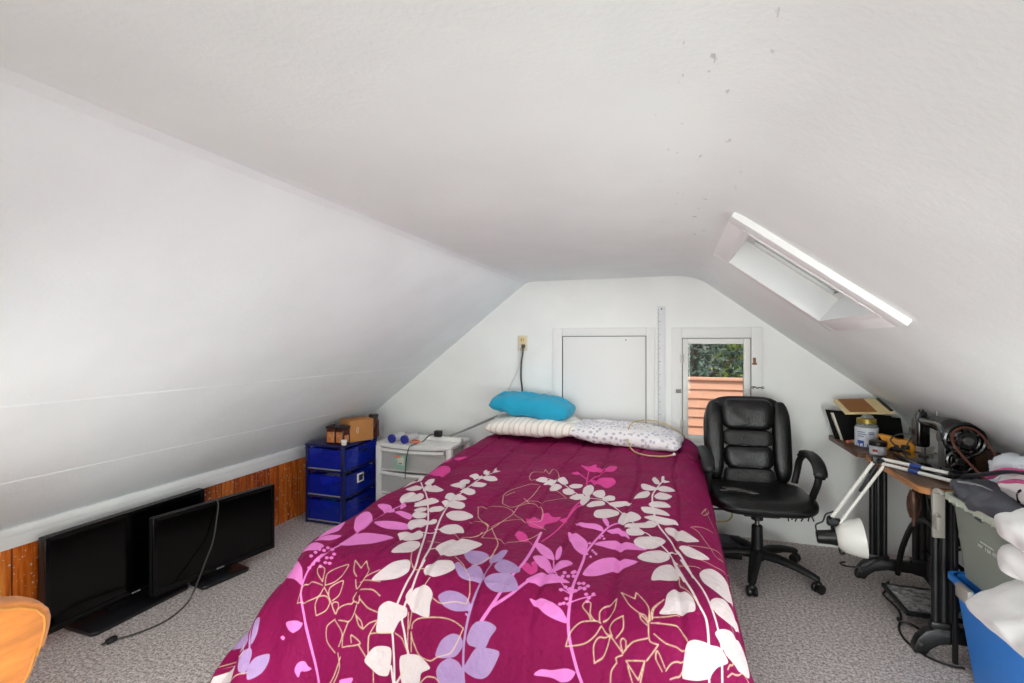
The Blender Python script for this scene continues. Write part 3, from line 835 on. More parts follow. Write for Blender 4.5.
STEMS = [
 ('white', 3.5, "-1274,2292 -1115,2066 -1002,1865 -950,1753 -875,1574 -833,1460 -837,1398 -848,1336 -863,1288 -846,1247 -826,1184 -811,1128"),
 ('white', 3.6, "-948,2548 -985,2393 -986,2231 -986,2065 -985,2004 -928,1806 -845,1587 -814,1463 -817,1494 -811,1384 -821,1336 -822,1296 -807,1266 -788,1227 -775,1205"),
 ('white', 4.2, "-949,1728 -923,1732 -904,1750"),
 ('white', 3.2, "-833,1167 -813,1127 -792,1156"),
 ('white', 4.9, "-1136,1992 -1099,2029"),
 ('white', 4.3, "-909,1785 -923,1779"),
 ('white', 3.8, "-827,1594 -838,1580"),
 ('white', 3.4, "-673,2499 -560,2477 -419,2324 -314,2311 -227,2195 -163,2080 -121,1994 -92,1973 -29,1874 14,1775 0,1807 34,1607"),
 ('white', 4.0, "3,1806 35,1621 68,1510 95,1464 110,1397"),
 ('white', 3.9, "27,1808 72,1633 105,1532 133,1465 153,1420 166,1331"),
 ('white', 3.6, "119,1328 123,1313"),
 ('white', 3.9, "-53,2755 -55,2630 -92,2432 -85,2252 -62,2107 -18,1974 15,1881 43,1773 62,1657"),
 ('white', 3.4, "-13,1840 2,1866 20,1867"),
 ('pink', 4.9, "-1171,1958 -1205,1735 -1196,1535 -1225,1465 -1240,1384 -1239,1317 -1197,1251 -1136,1152 -1070,1060"),
 ('pink', 4.4, "-209,2024 -245,1963 -277,1843 -297,1720 -296,1678 -299,1544 -297,1463 -292,1385 -280,1331 -255,1269 -238,1239"),
 ('pink', 2.3, "-380,1587 -335,1508 -296,1470"),
 ('pink', 2.2, "-225,1478 -266,1459 -292,1443"),
 ('pink', 2.3, "-330,1483 -297,1468"),
 ('pink', 2.5, "-399,1663 -376,1569 -378,1578"),
 ('pink', 2.3, "-263,1509 -292,1478"),
 ('pink', 5.3, "-495,1852 -486,1702 -485,1546 -518,1428 -557,1344"),
 ('pink', 4.9, "-437,1481 -477,1431 -533,1389"),
 ('hot', 3.3, "-452,2731 -440,2603 -407,2353 -425,2018 -445,1869 -471,1775"),
 ('hot', 2.8, "-518,1754 -494,1731"),
 ('hot', 4.0, "-496,2691 -443,2618"),
 ('hot', 4.0, "-352,2741 -402,2670 -430,2573"),
 ('hot', 3.2, "-397,2203 -417,2051 -436,1929"),
 ('lilac', 3.3, "-592,1606 -591,1567 -596,1462 -600,1362 -602,1276 -594,1207 -585,1168"),
 ('lilac', 3.3, "-606,1349 -609,1350"),
 ('lilac', 2.9, "-1474,1278 -1419,1173 -1401,1097"),
 ('gold', 1.5, "-1247,1286 -1238,1336 -1200,1356 -1152,1356"),
 ('gold', 1.5, "-1247,1286 -1192,1294 -1153,1319 -1144,1346"),
 ('gold', 1.5, "-1143,1361 -1153,1394 -1135,1419 -1092,1441 -1092,1404 -1110,1377 -1142,1358"),
 ('gold', 1.5, "-1157,1367 -1189,1387 -1201,1406 -1186,1414 -1170,1406 -1157,1367"),
 ('gold', 1.5, "-1115,1329 -1119,1357 -1080,1384 -1075,1341 -1096,1318"),
 ('gold', 1.5, "-1146,1256 -1159,1288 -1152,1317 -1125,1326 -1105,1311 -1113,1282 -1146,1256"),
 ('gold', 1.5, "-1143,1352 -1115,1329 -1086,1294 -1071,1280"),
 ('gold', 1.5, "-1075,1280 -1091,1299 -1091,1313 -1074,1316 -1067,1303 -1071,1280"),
 ('gold', 1.5, "-1071,1292 -1053,1308 -1021,1320 -1014,1332"),
 ('gold', 1.5, "-998,1314 -1001,1288 -1013,1270 -1055,1264"),
 ('gold', 1.5, "-1033,1399 -1055,1418 -1076,1459"),
 ('gold', 1.5, "-1076,1459 -1031,1427"),
 ('gold', 1.5, "-1031,1427 -1026,1455"),
 ('gold', 1.5, "-1026,1455 -994,1418 -1006,1381 -1017,1367 -1031,1388"),
 ('gold', 1.5, "-1008,1371 -996,1397 -952,1423"),
 ('gold', 1.5, "-1012,1387 -933,1386"),
 ('gold', 1.5, "-999,1359 -950,1359 -917,1345"),
 ('gold', 1.5, "-994,1334 -954,1308 -914,1299"),
 ('gold', 1.5, "-1012,1356 -1018,1334 -992,1319 -995,1340"),
 ('gold', 1.5, "-1040,1173 -1084,1195 -1096,1235 -1070,1264"),
 ('gold', 1.5, "-1069,1261 -1029,1230 -1031,1193"),
 ('gold', 1.5, "-1016,1271 -1024,1227 -1018,1197"),
 ('gold', 1.5, "-989,1283 -967,1269 -954,1248"),
 ('gold', 1.5, "-954,1248 -974,1259 -994,1288"),
 ('gold', 1.5, "-954,1248 -936,1266 -909,1277"),
 ('gold', 1.5, "-986,1209 -993,1230 -953,1208 -1017,1195"),
 ('gold', 1.5, "-959,1205 -922,1171"),
 ('gold', 1.5, "-1029,1176 -1009,1139 -1019,1094"),
 ('gold', 1.5, "-1015,1168 -1023,1116 -1033,1089"),
 ('gold', 1.5, "-909,1274 -928,1232 -919,1183"),
 ('gold', 1.5, "-1637,1204 -1628,1183 -1480,1161 -1449,1178 -1544,1284"),
 ('gold', 1.5, "-1498,1080 -1446,1102 -1405,1106"),
 ('gold', 1.5, "-782,1279 -782,1294 -756,1309 -676,1320 -639,1318 -610,1309"),
 ('gold', 1.5, "-610,1309 -624,1265 -641,1233 -680,1217 -702,1205 -741,1214 -771,1247 -782,1267"),
 ('gold', 1.5, "-730,1367 -698,1357 -652,1373 -616,1377"),
 ('gold', 1.5, "-616,1377 -614,1409 -634,1462 -651,1480 -685,1519 -730,1557"),
 ('gold', 1.5, "-839,1255 -810,1246 -784,1218"),
 ('gold', 1.5, "-804,1320 -795,1271 -785,1222"),
 ('gold', 1.5, "-783,1270 -771,1219"),
 ('gold', 1.5, "-793,1331 -792,1281"),
 ('gold', 1.5, "-920,1183 -929,1232 -906,1242 -849,1253"),
 ('gold', 1.5, "-884,1106 -894,1147"),
 ('gold', 1.5, "-800,1132 -791,1165"),
 ('gold', 1.5, "-725,1144 -705,1164 -675,1165 -658,1152"),
 ('gold', 1.5, "-771,1400 -763,1428"),
 ('gold', 1.5, "-292,1319 -281,1359 -255,1389 -214,1397 -198,1393"),
 ('gold', 1.5, "-292,1319 -239,1336 -211,1359 -197,1384"),
 ('gold', 1.5, "-201,1395 -204,1423 -188,1445 -160,1476"),
 ('gold', 1.5, "-160,1476 -164,1435 -191,1399"),
 ('gold', 1.5, "-225,1395 -237,1414 -256,1433 -251,1449 -234,1448 -231,1415 -214,1396"),
 ('gold', 1.5, "-163,1362 -172,1385 -163,1402 -137,1421"),
 ('gold', 1.5, "-137,1421 -134,1386 -152,1359"),
 ('gold', 1.5, "-208,1292 -213,1332 -200,1356 -170,1363 -182,1319 -208,1292"),
 ('gold', 1.5, "-195,1387 -165,1360 -131,1324"),
 ('gold', 1.5, "-131,1324 -139,1349 -135,1361 -125,1356 -124,1334"),
 ('gold', 1.5, "-129,1329 -106,1357 -67,1374"),
 ('gold', 1.5, "-147,1302 -150,1311 -133,1320"),
 ('gold', 1.5, "-150,1504 -108,1485"),
 ('gold', 1.5, "-108,1485 -106,1514"),
 ('gold', 1.5, "-106,1514 -68,1462 -66,1414"),
 ('gold', 1.5, "-66,1414 -90,1436 -122,1459 -150,1504"),
 ('gold', 1.5, "-92,1438 -75,1433 -66,1407 -86,1420 -92,1438"),
 ('gold', 1.5, "-62,1420 -56,1458 -36,1482"),
 ('gold', 1.5, "-59,1415 -35,1419"),
 ('gold', 1.5, "-123,1308 -73,1318"),
 ('gold', 1.5, "-73,1318 -89,1267"),
 ('gold', 1.5, "-89,1267 -123,1308"),
 ('gold', 1.5, "-73,1318 -84,1259"),
 ('gold', 1.5, "-162,1248 -161,1278 -147,1300"),
 ('gold', 1.5, "-118,1296 -103,1255"),
 ('gold', 1.5, "-56,1425 -52,1458 -25,1493"),
 ('gold', 1.5, "-56,1431 -12,1439 18,1450"),
 ('gold', 1.5, "-53,1416 -1,1418 24,1414 47,1385"),
 ('gold', 1.5, "-50,1388 -15,1370 37,1368"),
 ('gold', 1.5, "-66,1414 -64,1381 -59,1367 -38,1364"),
 ('gold', 1.5, "-38,1364 -54,1340 -68,1320"),
 ('gold', 1.5, "-25,1304 -44,1329 -40,1349 -17,1314"),
 ('gold', 1.5, "-14,1308 3,1329 37,1344"),
 ('gold', 1.5, "0,1292 27,1308 39,1330"),
 ('gold', 1.5, "20,1744 67,1773 90,1768"),
 ('gold', 1.5, "19,1647 23,1579 68,1506"),
 ('gold', 1.5, "94,1838 147,1840 212,1880 218,1818 223,1710"),
 ('gold', 1.5, "176,1538 196,1523"),
 ('gold', 1.5, "178,1429 193,1415 182,1380"),
 ('gold', 1.5, "184,1361 229,1419 262,1416"),
 ('gold', 1.5, "-849,2048 -767,2085 -714,2083 -670,2030 -686,1866 -723,1781 -753,1743"),
 ('gold', 1.5, "-845,2049 -791,1926 -718,1845 -707,1750"),
 ('gold', 1.5, "-818,1893 -749,1884 -717,1853"),
 ('gold', 1.5, "-703,1750 -643,1748 -583,1723 -526,1768 -492,1853"),
 ('gold', 1.6, "-753,2122 -780,2223 -766,2319 -706,2407 -658,2408"),
 ('gold', 1.5, "-753,2122 -702,2099 -671,2138 -645,2229 -646,2398"),
 ('gold', 1.5, "-670,2042 -673,2118 -634,2159 -575,2133 -540,2051 -534,1969 -601,1966 -663,2020"),
 ('gold', 1.5, "-649,2183 -556,2193 -479,2254"),
 ('gold', 1.5, "-479,2254 -527,2328 -597,2391"),
 ('gold', 1.7, "-733,2499 -733,2570 -679,2597 -688,2670 -644,2579 -654,2704 -614,2670 -578,2532"),
 ('gold', 1.6, "-733,2499 -711,2456 -670,2487"),
 ('gold', 1.5, "-700,1839 -668,1786 -625,1710 -617,1658 -615,1600 -632,1540 -652,1523"),
 ('gold', 1.5, "-703,1847 -667,1923 -600,1963 -485,1885"),
 ('gold', 1.5, "-768,2215 -744,2282"),
 ('gold', 1.5, "-676,2211 -632,2155"),
 ('gold', 1.5, "68,2098 98,2068 136,1977 200,1965 559,2604"),
 ('gold', 1.5, "75,2101 171,2161"),
 ('gold', 1.5, "141,2383 180,2243 203,2214"),
 ('gold', 1.5, "53,1924 119,1948 220,2046"),
 ('gold', 1.5, "14,1758 84,1775"),
 ('gold', 1.5, "121,2277 152,2406 167,2393 134,2278 121,2277"),
 ('gold', 1.5, "-834,1763 -785,1742 -731,1759 -725,1801"),
 ('gold', 1.5, "-846,1458 -826,1446 -799,1459"),
 ('gold', 1.5, "-888,1652 -835,1654"),
 ('gold', 1.5, "-892,1540 -862,1480 -836,1452"),
]
# ------------------------------------------------------------------ bed
bed = thing('bed', 'double bed hidden under the magenta leaf-print comforter', 'bed', (-0.61, 2.66, 0)); o = bed.location
b = MB(o); b.box(-1.26, 0.04, 1.56, 3.74, 0.36, 0.615, 0.05, seg=4); b.build('mattress', 'mattress', bed)
b = MB(o); b.box(-1.25, 0.03, 1.58, 3.73, 0.17, 0.36, 0.02, seg=3); b.build('box_spring', 'mattress', bed)
b = MB(o); b.box(-1.24, 0.02, 1.60, 3.73, 0.12, 0.17, 0.01); b.build('frame', 'bedwood', bed)
for x in (-1.2, -0.02):
    for y in (1.65, 3.66):
        b = MB(o); b.lathe([(0, 0), (0.022, 0), (0.028, 0.12), (0, 0.12)], (x, y, 0)); b.build('leg', 'bedwood', bed)

def comforter():
    h = 0.0030
    s = np.arange(SS0+0.20, SS1-0.10, h); t = np.arange(TT0+0.05, TT1+0.02, h)
    S, T = np.meshgrid(s, t); ns, nt_ = len(s), len(t)
    x, y, z = cloth(S, T)
    ox, oy = -0.61, 2.66
    co = np.stack([x-ox, y-oy, z], -1).reshape(-1, 3).astype(np.float32)
    idx = np.arange(ns*nt_).reshape(nt_, ns)
    quads = np.stack([idx[:-1, :-1], idx[:-1, 1:], idx[1:, 1:], idx[1:, :-1]], -1).reshape(-1, 4)
    me = bpy.data.meshes.new('comforter')
    me.vertices.add(len(co)); me.vertices.foreach_set('co', co.ravel())
    me.loops.add(quads.size); me.loops.foreach_set('vertex_index', quads.ravel().astype(np.int32))
    me.polygons.add(len(quads)); me.polygons.foreach_set('loop_start', np.arange(0, quads.size, 4, dtype=np.int32))
    me.polygons.foreach_set('use_smooth', np.ones(len(quads), bool))
    me.update(calc_edges=True)
    fld = {k: np.full((nt_, ns), 0.05, np.float32) for k in ('white', 'pink', 'hot', 'lilac', 'gold')}
    def win(P, m):
        a = max(int((P[:, 0].min()-m-s[0])/h), 0); c = min(int((P[:, 0].max()+m-s[0])/h)+2, ns)
        d = max(int((P[:, 1].min()-m-t[0])/h), 0); e = min(int((P[:, 1].max()+m-t[0])/h)+2, nt_)
        return a, c, d, e
    def segdist(X, Y, A, B):
        ab = B-A; L = (ab*ab).sum()+1e-12
        k = np.clip(((X-A[0])*ab[0]+(Y-A[1])*ab[1])/L, 0, 1)
        return np.hypot(X-A[0]-k*ab[0], Y-A[1]-k*ab[1])
    def parse(q): return [tuple(int(v)/1000 for v in p.split(',')) for p in q.split()]
    def smooth(P, closed, n=4, tens=0.42):
        P = np.array(P); N = len(P); out = []
        for i in range(N if closed else N-1):
            if closed: a, b_, c, d = P[(i-1) % N], P[i], P[(i+1) % N], P[(i+2) % N]
            else: a, b_, c, d = P[max(i-1, 0)], P[i], P[i+1], P[min(i+2, N-1)]
            m0, m1 = (c-a)*tens, (d-b_)*tens
            for k in range(n):
                u = k/n
                out.append((2*u**3-3*u*u+1)*b_+(u**3-2*u*u+u)*m0+(-2*u**3+3*u*u)*c+(u**3-u*u)*m1)
        if not closed: out.append(P[-1])
        return np.array(out)
    for cl, L in PATTERN.items():
        F = fld[cl]
        for q in L:
            P = smooth(parse(q), True)
            a, c, d, e = win(P, 0.02)
            if c <= a or e <= d: continue
            X, Y = S[d:e, a:c], T[d:e, a:c]
            dist = np.full(X.shape, 9.0); ins = np.zeros(X.shape, bool)
            for i in range(len(P)):
                A, B = P[i-1], P[i]
                dist = np.minimum(dist, segdist(X, Y, A, B))
                cr = ((A[1] > Y) != (B[1] > Y)) & (X < (B[0]-A[0])*(Y-A[1])/(B[1]-A[1]+1e-12)+A[0])
                ins ^= cr
            F[d:e, a:c] = np.minimum(F[d:e, a:c], np.where(ins, -dist, dist))
    for cl, wd, q in STEMS:
        P = smooth(parse(q), False, 5); F = fld[cl]
        a, c, d, e = win(P, 0.02)
        if c <= a or e <= d: continue
        X, Y = S[d:e, a:c], T[d:e, a:c]; dist = np.full(X.shape, 9.0)
        for i in range(len(P)-1): dist = np.minimum(dist, segdist(X, Y, P[i], P[i+1]))
        F[d:e, a:c] = np.minimum(F[d:e, a:c], dist-wd/1000)
    for k, F in fld.items():
        at = me.attributes.new(k, 'FLOAT', 'POINT'); at.data.foreach_set('value', F.ravel())
    me.materials.append(M['comforter'])
    ob = bpy.data.objects.new('comforter', me); COL.objects.link(ob); ob.location = (ox, oy, 0)
    md = ob.modifiers.new('loft', 'SOLIDIFY'); md.thickness = 0.010; md.offset = -1
    tag(ob, 'magenta comforter printed with white, pink and lilac leaves, spread over the bed', 'comforter')
comforter()

# ------------------------------------------------------------------ pillows
def pillow(name, label, mat, loc, size, rz=0.0, rx=0.0, ry=0.0, seed=1.0, wr=0.012, n=44, p=3.6, sag=0.0, cat='pillow'):
    b = MB(); sx, sy, sz = size
    E_ = Matrix.Rotation(rz, 4, 'Z') @ Matrix.Rotation(ry, 4, 'Y') @ Matrix.Rotation(rx, 4, 'X')
    for sg in (1, -1):
        def fn(u, v):
            U, V = 2*u-1, 2*v-1
            th = (max(0, 1-abs(U)**p)*max(0, 1-abs(V)**p))**0.45
            pin = 1-0.07*(abs(U)**2*abs(V)**2) ; 
            x = U*sx/2*(1-0.05*(1-abs(V)**2)*0 - 0.06*abs(V)**4); y = V*sy/2*(1-0.06*abs(U)**4)
            q = Vector((x, y, sg*th*sz/2*(1.0 if sg > 0 else 0.8)))
            edge = min(1, th*2.2)
            nv = mnoise.noise(Vector((x*9+seed, y*9, seed)))+0.6*mnoise.noise(Vector((x*20, y*13+seed, seed*2)))
            q.z += nv*wr*edge - sag*(U*U)
            q.x += 0.010*mnoise.noise(Vector((seed, y*11, 3.0))); q.y += 0.012*mnoise.noise(Vector((x*11, seed, 7.0)))
            return E_ @ q
        b.surf(fn, n, n, flip=(sg < 0))
    ob = b.build(name, mat, angle=180); ob.location = loc
    return tag(ob, label, cat)
pillow('pillow', 'cream pillow with thin tan stripes, beneath the turquoise pillow', 'striped', (-0.99, 3.53, 0.765), (0.70, 0.44, 0.15), 0.02, 0.04, 0, 1.3)
pillow('pillow', 'white pillow sprigged with lilac, nearest the small window', 'dotted', (-0.315, 3.50, 0.740), (0.76, 0.44, 0.135), -0.06, 0.04, 0.07, 4.4)
pillow('pillow', 'turquoise pillow lying on top of the cream striped pillow', 'turq', (-1.02, 3.57, 0.905), (0.63, 0.36, 0.165), -0.03, 0.10, 0.10, 8.1, wr=0.02)

b = MB(); b.tube([(0.085, 3.70, 0.70), (0.06, 3.62, 0.745), (-0.02, 3.60, 0.80), (-0.12, 3.58, 0.835), (-0.22, 3.50, 0.845), (-0.28, 3.40, 0.825), (-0.285, 3.28, 0.745), (-0.24, 3.20, 0.695), (-0.16, 3.13, 0.690), (-0.06, 3.13, 0.690), (0.0, 3.19, 0.690)], 0.0045, 8, smooth=6)
cw = b.build('cable', 'beigecord')
b = MB(); b.tube([(-0.004, 3.183, 0.69), (0.010, 3.20, 0.691), (0.006, 3.225, 0.691)], 0.007, 8); lab(b.build('connector', 'white', cw), 'white connector end')
tag(cw, 'thin beige cable looped over the lilac sprigged pillow onto the comforter', 'cable')

# ------------------------------------------------------------------ gable wall: outlet, cords, rule
t = thing('outlet', 'yellowed double outlet on the white wall above the turquoise pillow', 'outlet', (-1.175, YB, 1.388)); o = t.location
b = MB(o); b.box(-1.217, -1.133, YB-0.008, YB, 1.325, 1.450, 0.004); lab(b.build('cover_plate', 'cream', t), 'pale cream cover plate')
for z in (1.413, 1.362):
    b = MB(o); b.soft((0.042, 0.016, 0.040), (-1.172, YB-0.009, z), (4, 8, 4), 6); b.m(1)
    for x in (-1.182, -1.164): b.box(x, x+0.004, YB-0.0185, YB-0.0165, z-0.006, z+0.009)
    b.build('receptacle', ['ivory', 'darkcord'], t)
b = MB(); b.soft((0.026, 0.034, 0.030), (-1.160, YB-0.033, 1.362), 5, 6)
pts = [(-1.160, YB-0.042, 1.352), (-1.162, YB-0.045, 1.30), (-1.175, YB-0.04, 1.22), (-1.178, YB-0.04, 1.10), (-1.168, YB-0.045, 1.03), (-1.165, YB-0.035, 0.92), (-1.165, YB-0.03, 0.80)]
b.tube(pts, 0.0075, 8, smooth=5); t = b.build('electric_cable', 'darkcord'); tag(t, 'thick grey power cord hanging from the outlet behind the pillows', 'cord')
b = MB(); b.soft((0.022, 0.03, 0.024), (-1.186, YB-0.031, 1.358), 5, 6)
b.tube([(-1.188, YB-0.04, 1.35), (-1.192, YB-0.03, 1.27), (-1.205, YB-0.02, 1.19), (-1.245, YB-0.015, 1.10), (-1.28, YB-0.015, 1.03), (-1.30, YB-0.02, 0.94), (-1.31, YB-0.02, 0.78)], 0.004, 8, smooth=5)
t = b.build('cord', 'whitecord'); tag(t, 'thin white cord drooping left from the outlet', 'cord')
b = MB(); b.tube([(-1.36, 3.70, 0.79), (-1.46, 3.72, 0.745), (-1.56, 3.70, 0.70), (-1.66, 3.66, 0.655), (-1.74, 3.62, 0.625), (-1.80, 3.60, 0.618)], 0.009, 8, smooth=5)
t = b.build('cord', 'greycord'); tag(t, 'pale grey cord running from the cream pillow down to the white drawer unit', 'cord')

t = thing('yardstick', 'long white ruler standing against the wall between hatch and window', 'ruler', (-0.082, YB, 0.64)); o = t.location
b = MB(o); b.box(-0.110, -0.054, YB-0.007, YB-0.001, 0.64, 1.665, 0.001); b.build('blade', 'rule', t)
b = MB(o)
for k in range(100):
    z = 0.65+k*0.01; L = 0.022 if k % 10 == 0 else (0.015 if k % 5 == 0 else 0.009)
    b.box(-0.109, -0.109+L, YB-0.0078, YB-0.0070, z-0.0012, z+0.0012)
b.build('graduations', 'ink', t)
b = MB(o); b.cyl((-0.082, YB-0.0082, 1.645), (-0.082, YB-0.0070, 1.645), 0.006, n=12); b.build('hanging_hole', 'ink', t)

# ------------------------------------------------------------------ office chair (local: faces -Y)
ch = thing('office_chair', 'black leather office chair on five castors beside the bed', 'office chair', (0.485, 3.26, 0), R(6))
b = MB(); b.lathe([(0, 0.075), (0.035, 0.075), (0.048, 0.09), (0.048, 0.135), (0.03, 0.15), (0, 0.15)]); hub = b.build('hub', 'blackm', ch)
for k, a in enumerate((-108, -36, 36, 108, 180)):
    a = R(a-1)
    d = Vector((math.cos(a), math.sin(a), 0))
    b = MB(); pts = [d*0.03+Vector((0, 0, 0.115)), d*0.12+Vector((0, 0, 0.118)), d*0.22+Vector((0, 0, 0.105)), d*0.30+Vector((0, 0, 0.085)), d*0.33+Vector((0, 0, 0.075))]
    b.tube(pts, [0.034, 0.032, 0.027, 0.023, 0.02], 10, flat=(1.05, 0.8)); lg = b.build('base_leg', 'blackm', ch)
    c = d*0.33; w = Vector((-d.y, d.x, 0)); w = (Matrix.Rotation(R(25+k*40), 3, 'Z') @ w)
    b = MB(); b.cyl(c+Vector((0, 0, 0.055)), c+Vector((0, 0, 0.085)), 0.008)
    for sgn in (-1, 1):
        p = c+Vector((0, 0, 0.028))+w*0.006*sgn
        b.lathe([(0, 0), (0.024, 0), (0.028, 0.005), (0.027, 0.018), (0.018, 0.022), (0, 0.022)], p, w*sgn, 18)
    b.soft((0.034, 0.034, 0.03), c+Vector((0, 0, 0.05)), 3, 5)
    b.build('caster', 'black', lg)
b = MB(); b.cyl((0, 0, 0.14), (0, 0, 0.285), 0.034, 0.030, 20, 0.004); b.build('column_cover', 'blackm', ch)
b = MB(); b.cyl((0, 0, 0.28), (0, 0, 0.36), 0.014, n=16); b.build('gas_lift', 'chrome', ch)
b = MB(); b.box(-0.10, 0.10, -0.11, 0.10, 0.365, 0.44, 0.01); b.cyl((0, 0, 0.32), (0, 0, 0.36), 0.034); b.cyl((-0.10, -0.02, 0.375), (-0.27, -0.02, 0.37), 0.006); b.build('tilt_mechanism', 'blackm', ch)
def seatfn(q):
    q = q.copy()
    y = q.y/0.27
    q.z += -0.03*max(0, -y-0.45)**1.5 - 0.012*(1-min(1, abs(q.x/0.28))**2)*(q.z > 0)
    q.z += 0.006*mnoise.noise(q*14)*(q.z > 0)
    return q
b = MB(); b.soft((0.575, 0.52, 0.108), (0, -0.012, 0.466), (4.2, 4.2, 3.0), 14, fn=seatfn); b.build('seat', 'leather', ch)
b = MB(); b.tube([Vector((0.268*math.copysign(abs(math.cos(a))**0.5, math.cos(a)), -0.025+0.25*math.copysign(abs(math.sin(a))**0.5, math.sin(a)), 0.452)) for a in [k*PI/20 for k in range(40)]], 0.006, 6, closed=True); b.build('seat_piping', 'leather2', ch)
b = MB()
for (x, y, r1, s_) in ((-0.16, -0.05, 0.034, 1), (-0.10, -0.085, 0.026, 2), (-0.055, -0.115, 0.018, 3), (-0.20, -0.09, 0.014, 5)):
    P = [(x+r1*(1+0.45*math.sin(3*a+s_)+0.2*math.sin(7*a))*math.cos(a)*1.3, y+r1*0.8*(1+0.3*math.cos(2*a+s_))*math.sin(a)) for a in [k*PI/7 for k in range(14)]]
    b.prism(P, 0.500, 0.5135)
lab(b.build('torn_patch', 'tornleather', ch), 'cracked pale patch where the leather has worn through')
b = MB()
for k in range(6):
    x = 0.10+0.024*k+random.uniform(-.006, .006); y = -0.27+0.06*max(0, k-4)/4
    b.tube([(x, y+0.05, 0.448), (x+random.uniform(-.004, .004), y+0.03, 0.428), (x+random.uniform(-.01, .01), y+0.035, 0.40+random.uniform(0, .02))], 0.004, 5)
lab(b.build('torn_fringe', 'rubber', ch), 'ragged threads hanging under the seat edge')
# backrest: shell plus raised pads, local frame leaning back a little
BM = Matrix.Translation((0, 0.20, 0.47)) @ Matrix.Rotation(R(-9), 4, 'X')
def backfn(q):
    q = q.copy(); w = 1.0-0.06*max(0, -q.z/0.30)
    q.x *= w; q.y += 0.35*q.x*q.x*-1
    q.y += 0.004*mnoise.noise(q*16)
    return q
b = MB(); b.soft((0.53, 0.10, 0.60), (0, 0.03, 0.275), (4.0, 2.6, 4.2), 14, BM, backfn); bk = b.build('backrest', 'leather', ch)
def pad(name, w, h, z, d, mat, pp=(4, 2.3, 3.2)):
    b = MB(); b.soft((w, d, h), (0, -0.028, z), pp, 10, BM, backfn); return b.build(name, mat, bk)
pad('head_pad', 0.32, 0.205, 0.452, 0.088, 'leather', (6, 2.4, 3.4))
pad('upper_panel', 0.30, 0.105, 0.300, 0.060, 'leather2', (8, 2.4, 5))
pad('lumbar_pad', 0.30, 0.150, 0.178, 0.084, 'leather', (7, 2.4, 3.2))
pad('lower_panel', 0.30, 0.125, 0.050, 0.060, 'leather2', (8, 2.4, 5))
for sgn in (-1, 1):
    b = MB(); b.soft((0.115, 0.10, 0.52), (sgn*0.203, -0.015, 0.28), (2.6, 2.4, 4), 10, BM); b.build('side_bolster', 'leather', bk)
for sgn in (-1, 1):
    b = MB(); x = sgn*0.285
    b.tube([(x*0.95, 0.20, 0.50), (x, 0.195, 0.58), (x*1.02, 0.17, 0.655), (x*1.04, 0.10, 0.70), (x*1.05, 0.0, 0.70), (x*1.05, -0.09, 0.675), (x*1.04, -0.105, 0.60), (x*1.0, -0.06, 0.50), (x*0.93, -0.03, 0.42), (x*0.7, -0.02, 0.40)], 0.018, 10, smooth=5, flat=(1.15, 0.85))
    ar = b.build('armrest', 'blackm', ch)
    b = MB(); b.tube([(x*1.03, 0.17, 0.685), (x*1.04, 0.10, 0.717), (x*1.05, 0.0, 0.718), (x*1.05, -0.09, 0.695), (x*1.05, -0.13, 0.65), (x*1.04, -0.125, 0.62)], [0.016, 0.026, 0.030, 0.030, 0.030, 0.030, 0.024], 12, smooth=5, flat=(1.25, 0.7)); b.build('arm_pad', 'blackm', ar)

# clutter between bed and chair
t = thing('power_strip', 'white power strip on the floor between bed and chair', 'power strip', (0.30, 3.62, 0)); o = t.location
b = MB(o); b.box(0.18, 0.42, 3.60, 3.65, 0.0, 0.038, 0.006); b.build('housing', 'white', t)
for k in range(4):
    b = MB(o); b.box(0.205+0.05*k, 0.235+0.05*k, 3.61, 3.64, 0.037, 0.040, 0.002); b.build('socket', 'darkcord', t)
b = MB(); b.tube([(0.12, 3.66, 0.52), (0.18, 3.67, 0.42), (0.27, 3.68, 0.335), (0.36, 3.68, 0.25), (0.39, 3.67, 0.20), (0.36, 3.66, 0.155), (0.28, 3.65, 0.145), (0.20, 3.64, 0.16), (0.16, 3.64, 0.12), (0.19, 3.63, 0.05), (0.21, 3.625, 0.042)], 0.0055, 8, smooth=6)
t = b.build('cable', 'beigecord'); tag(t, 'beige cable looping behind the chair column near the floor', 'cable')
t = thing('shoe_box', 'low dark box on the floor behind the office chair', 'box', (0.28, 3.47, 0)); o = t.location
b = MB(o); b.box(0.17, 0.42, 3.40, 3.55, 0.0, 0.09, 0.004); b.build('body', 'blackm', t); b = MB(o); b.box(0.165, 0.425, 3.395, 3.555, 0.075, 0.10, 0.004); b.build('lid', 'duffel', t)

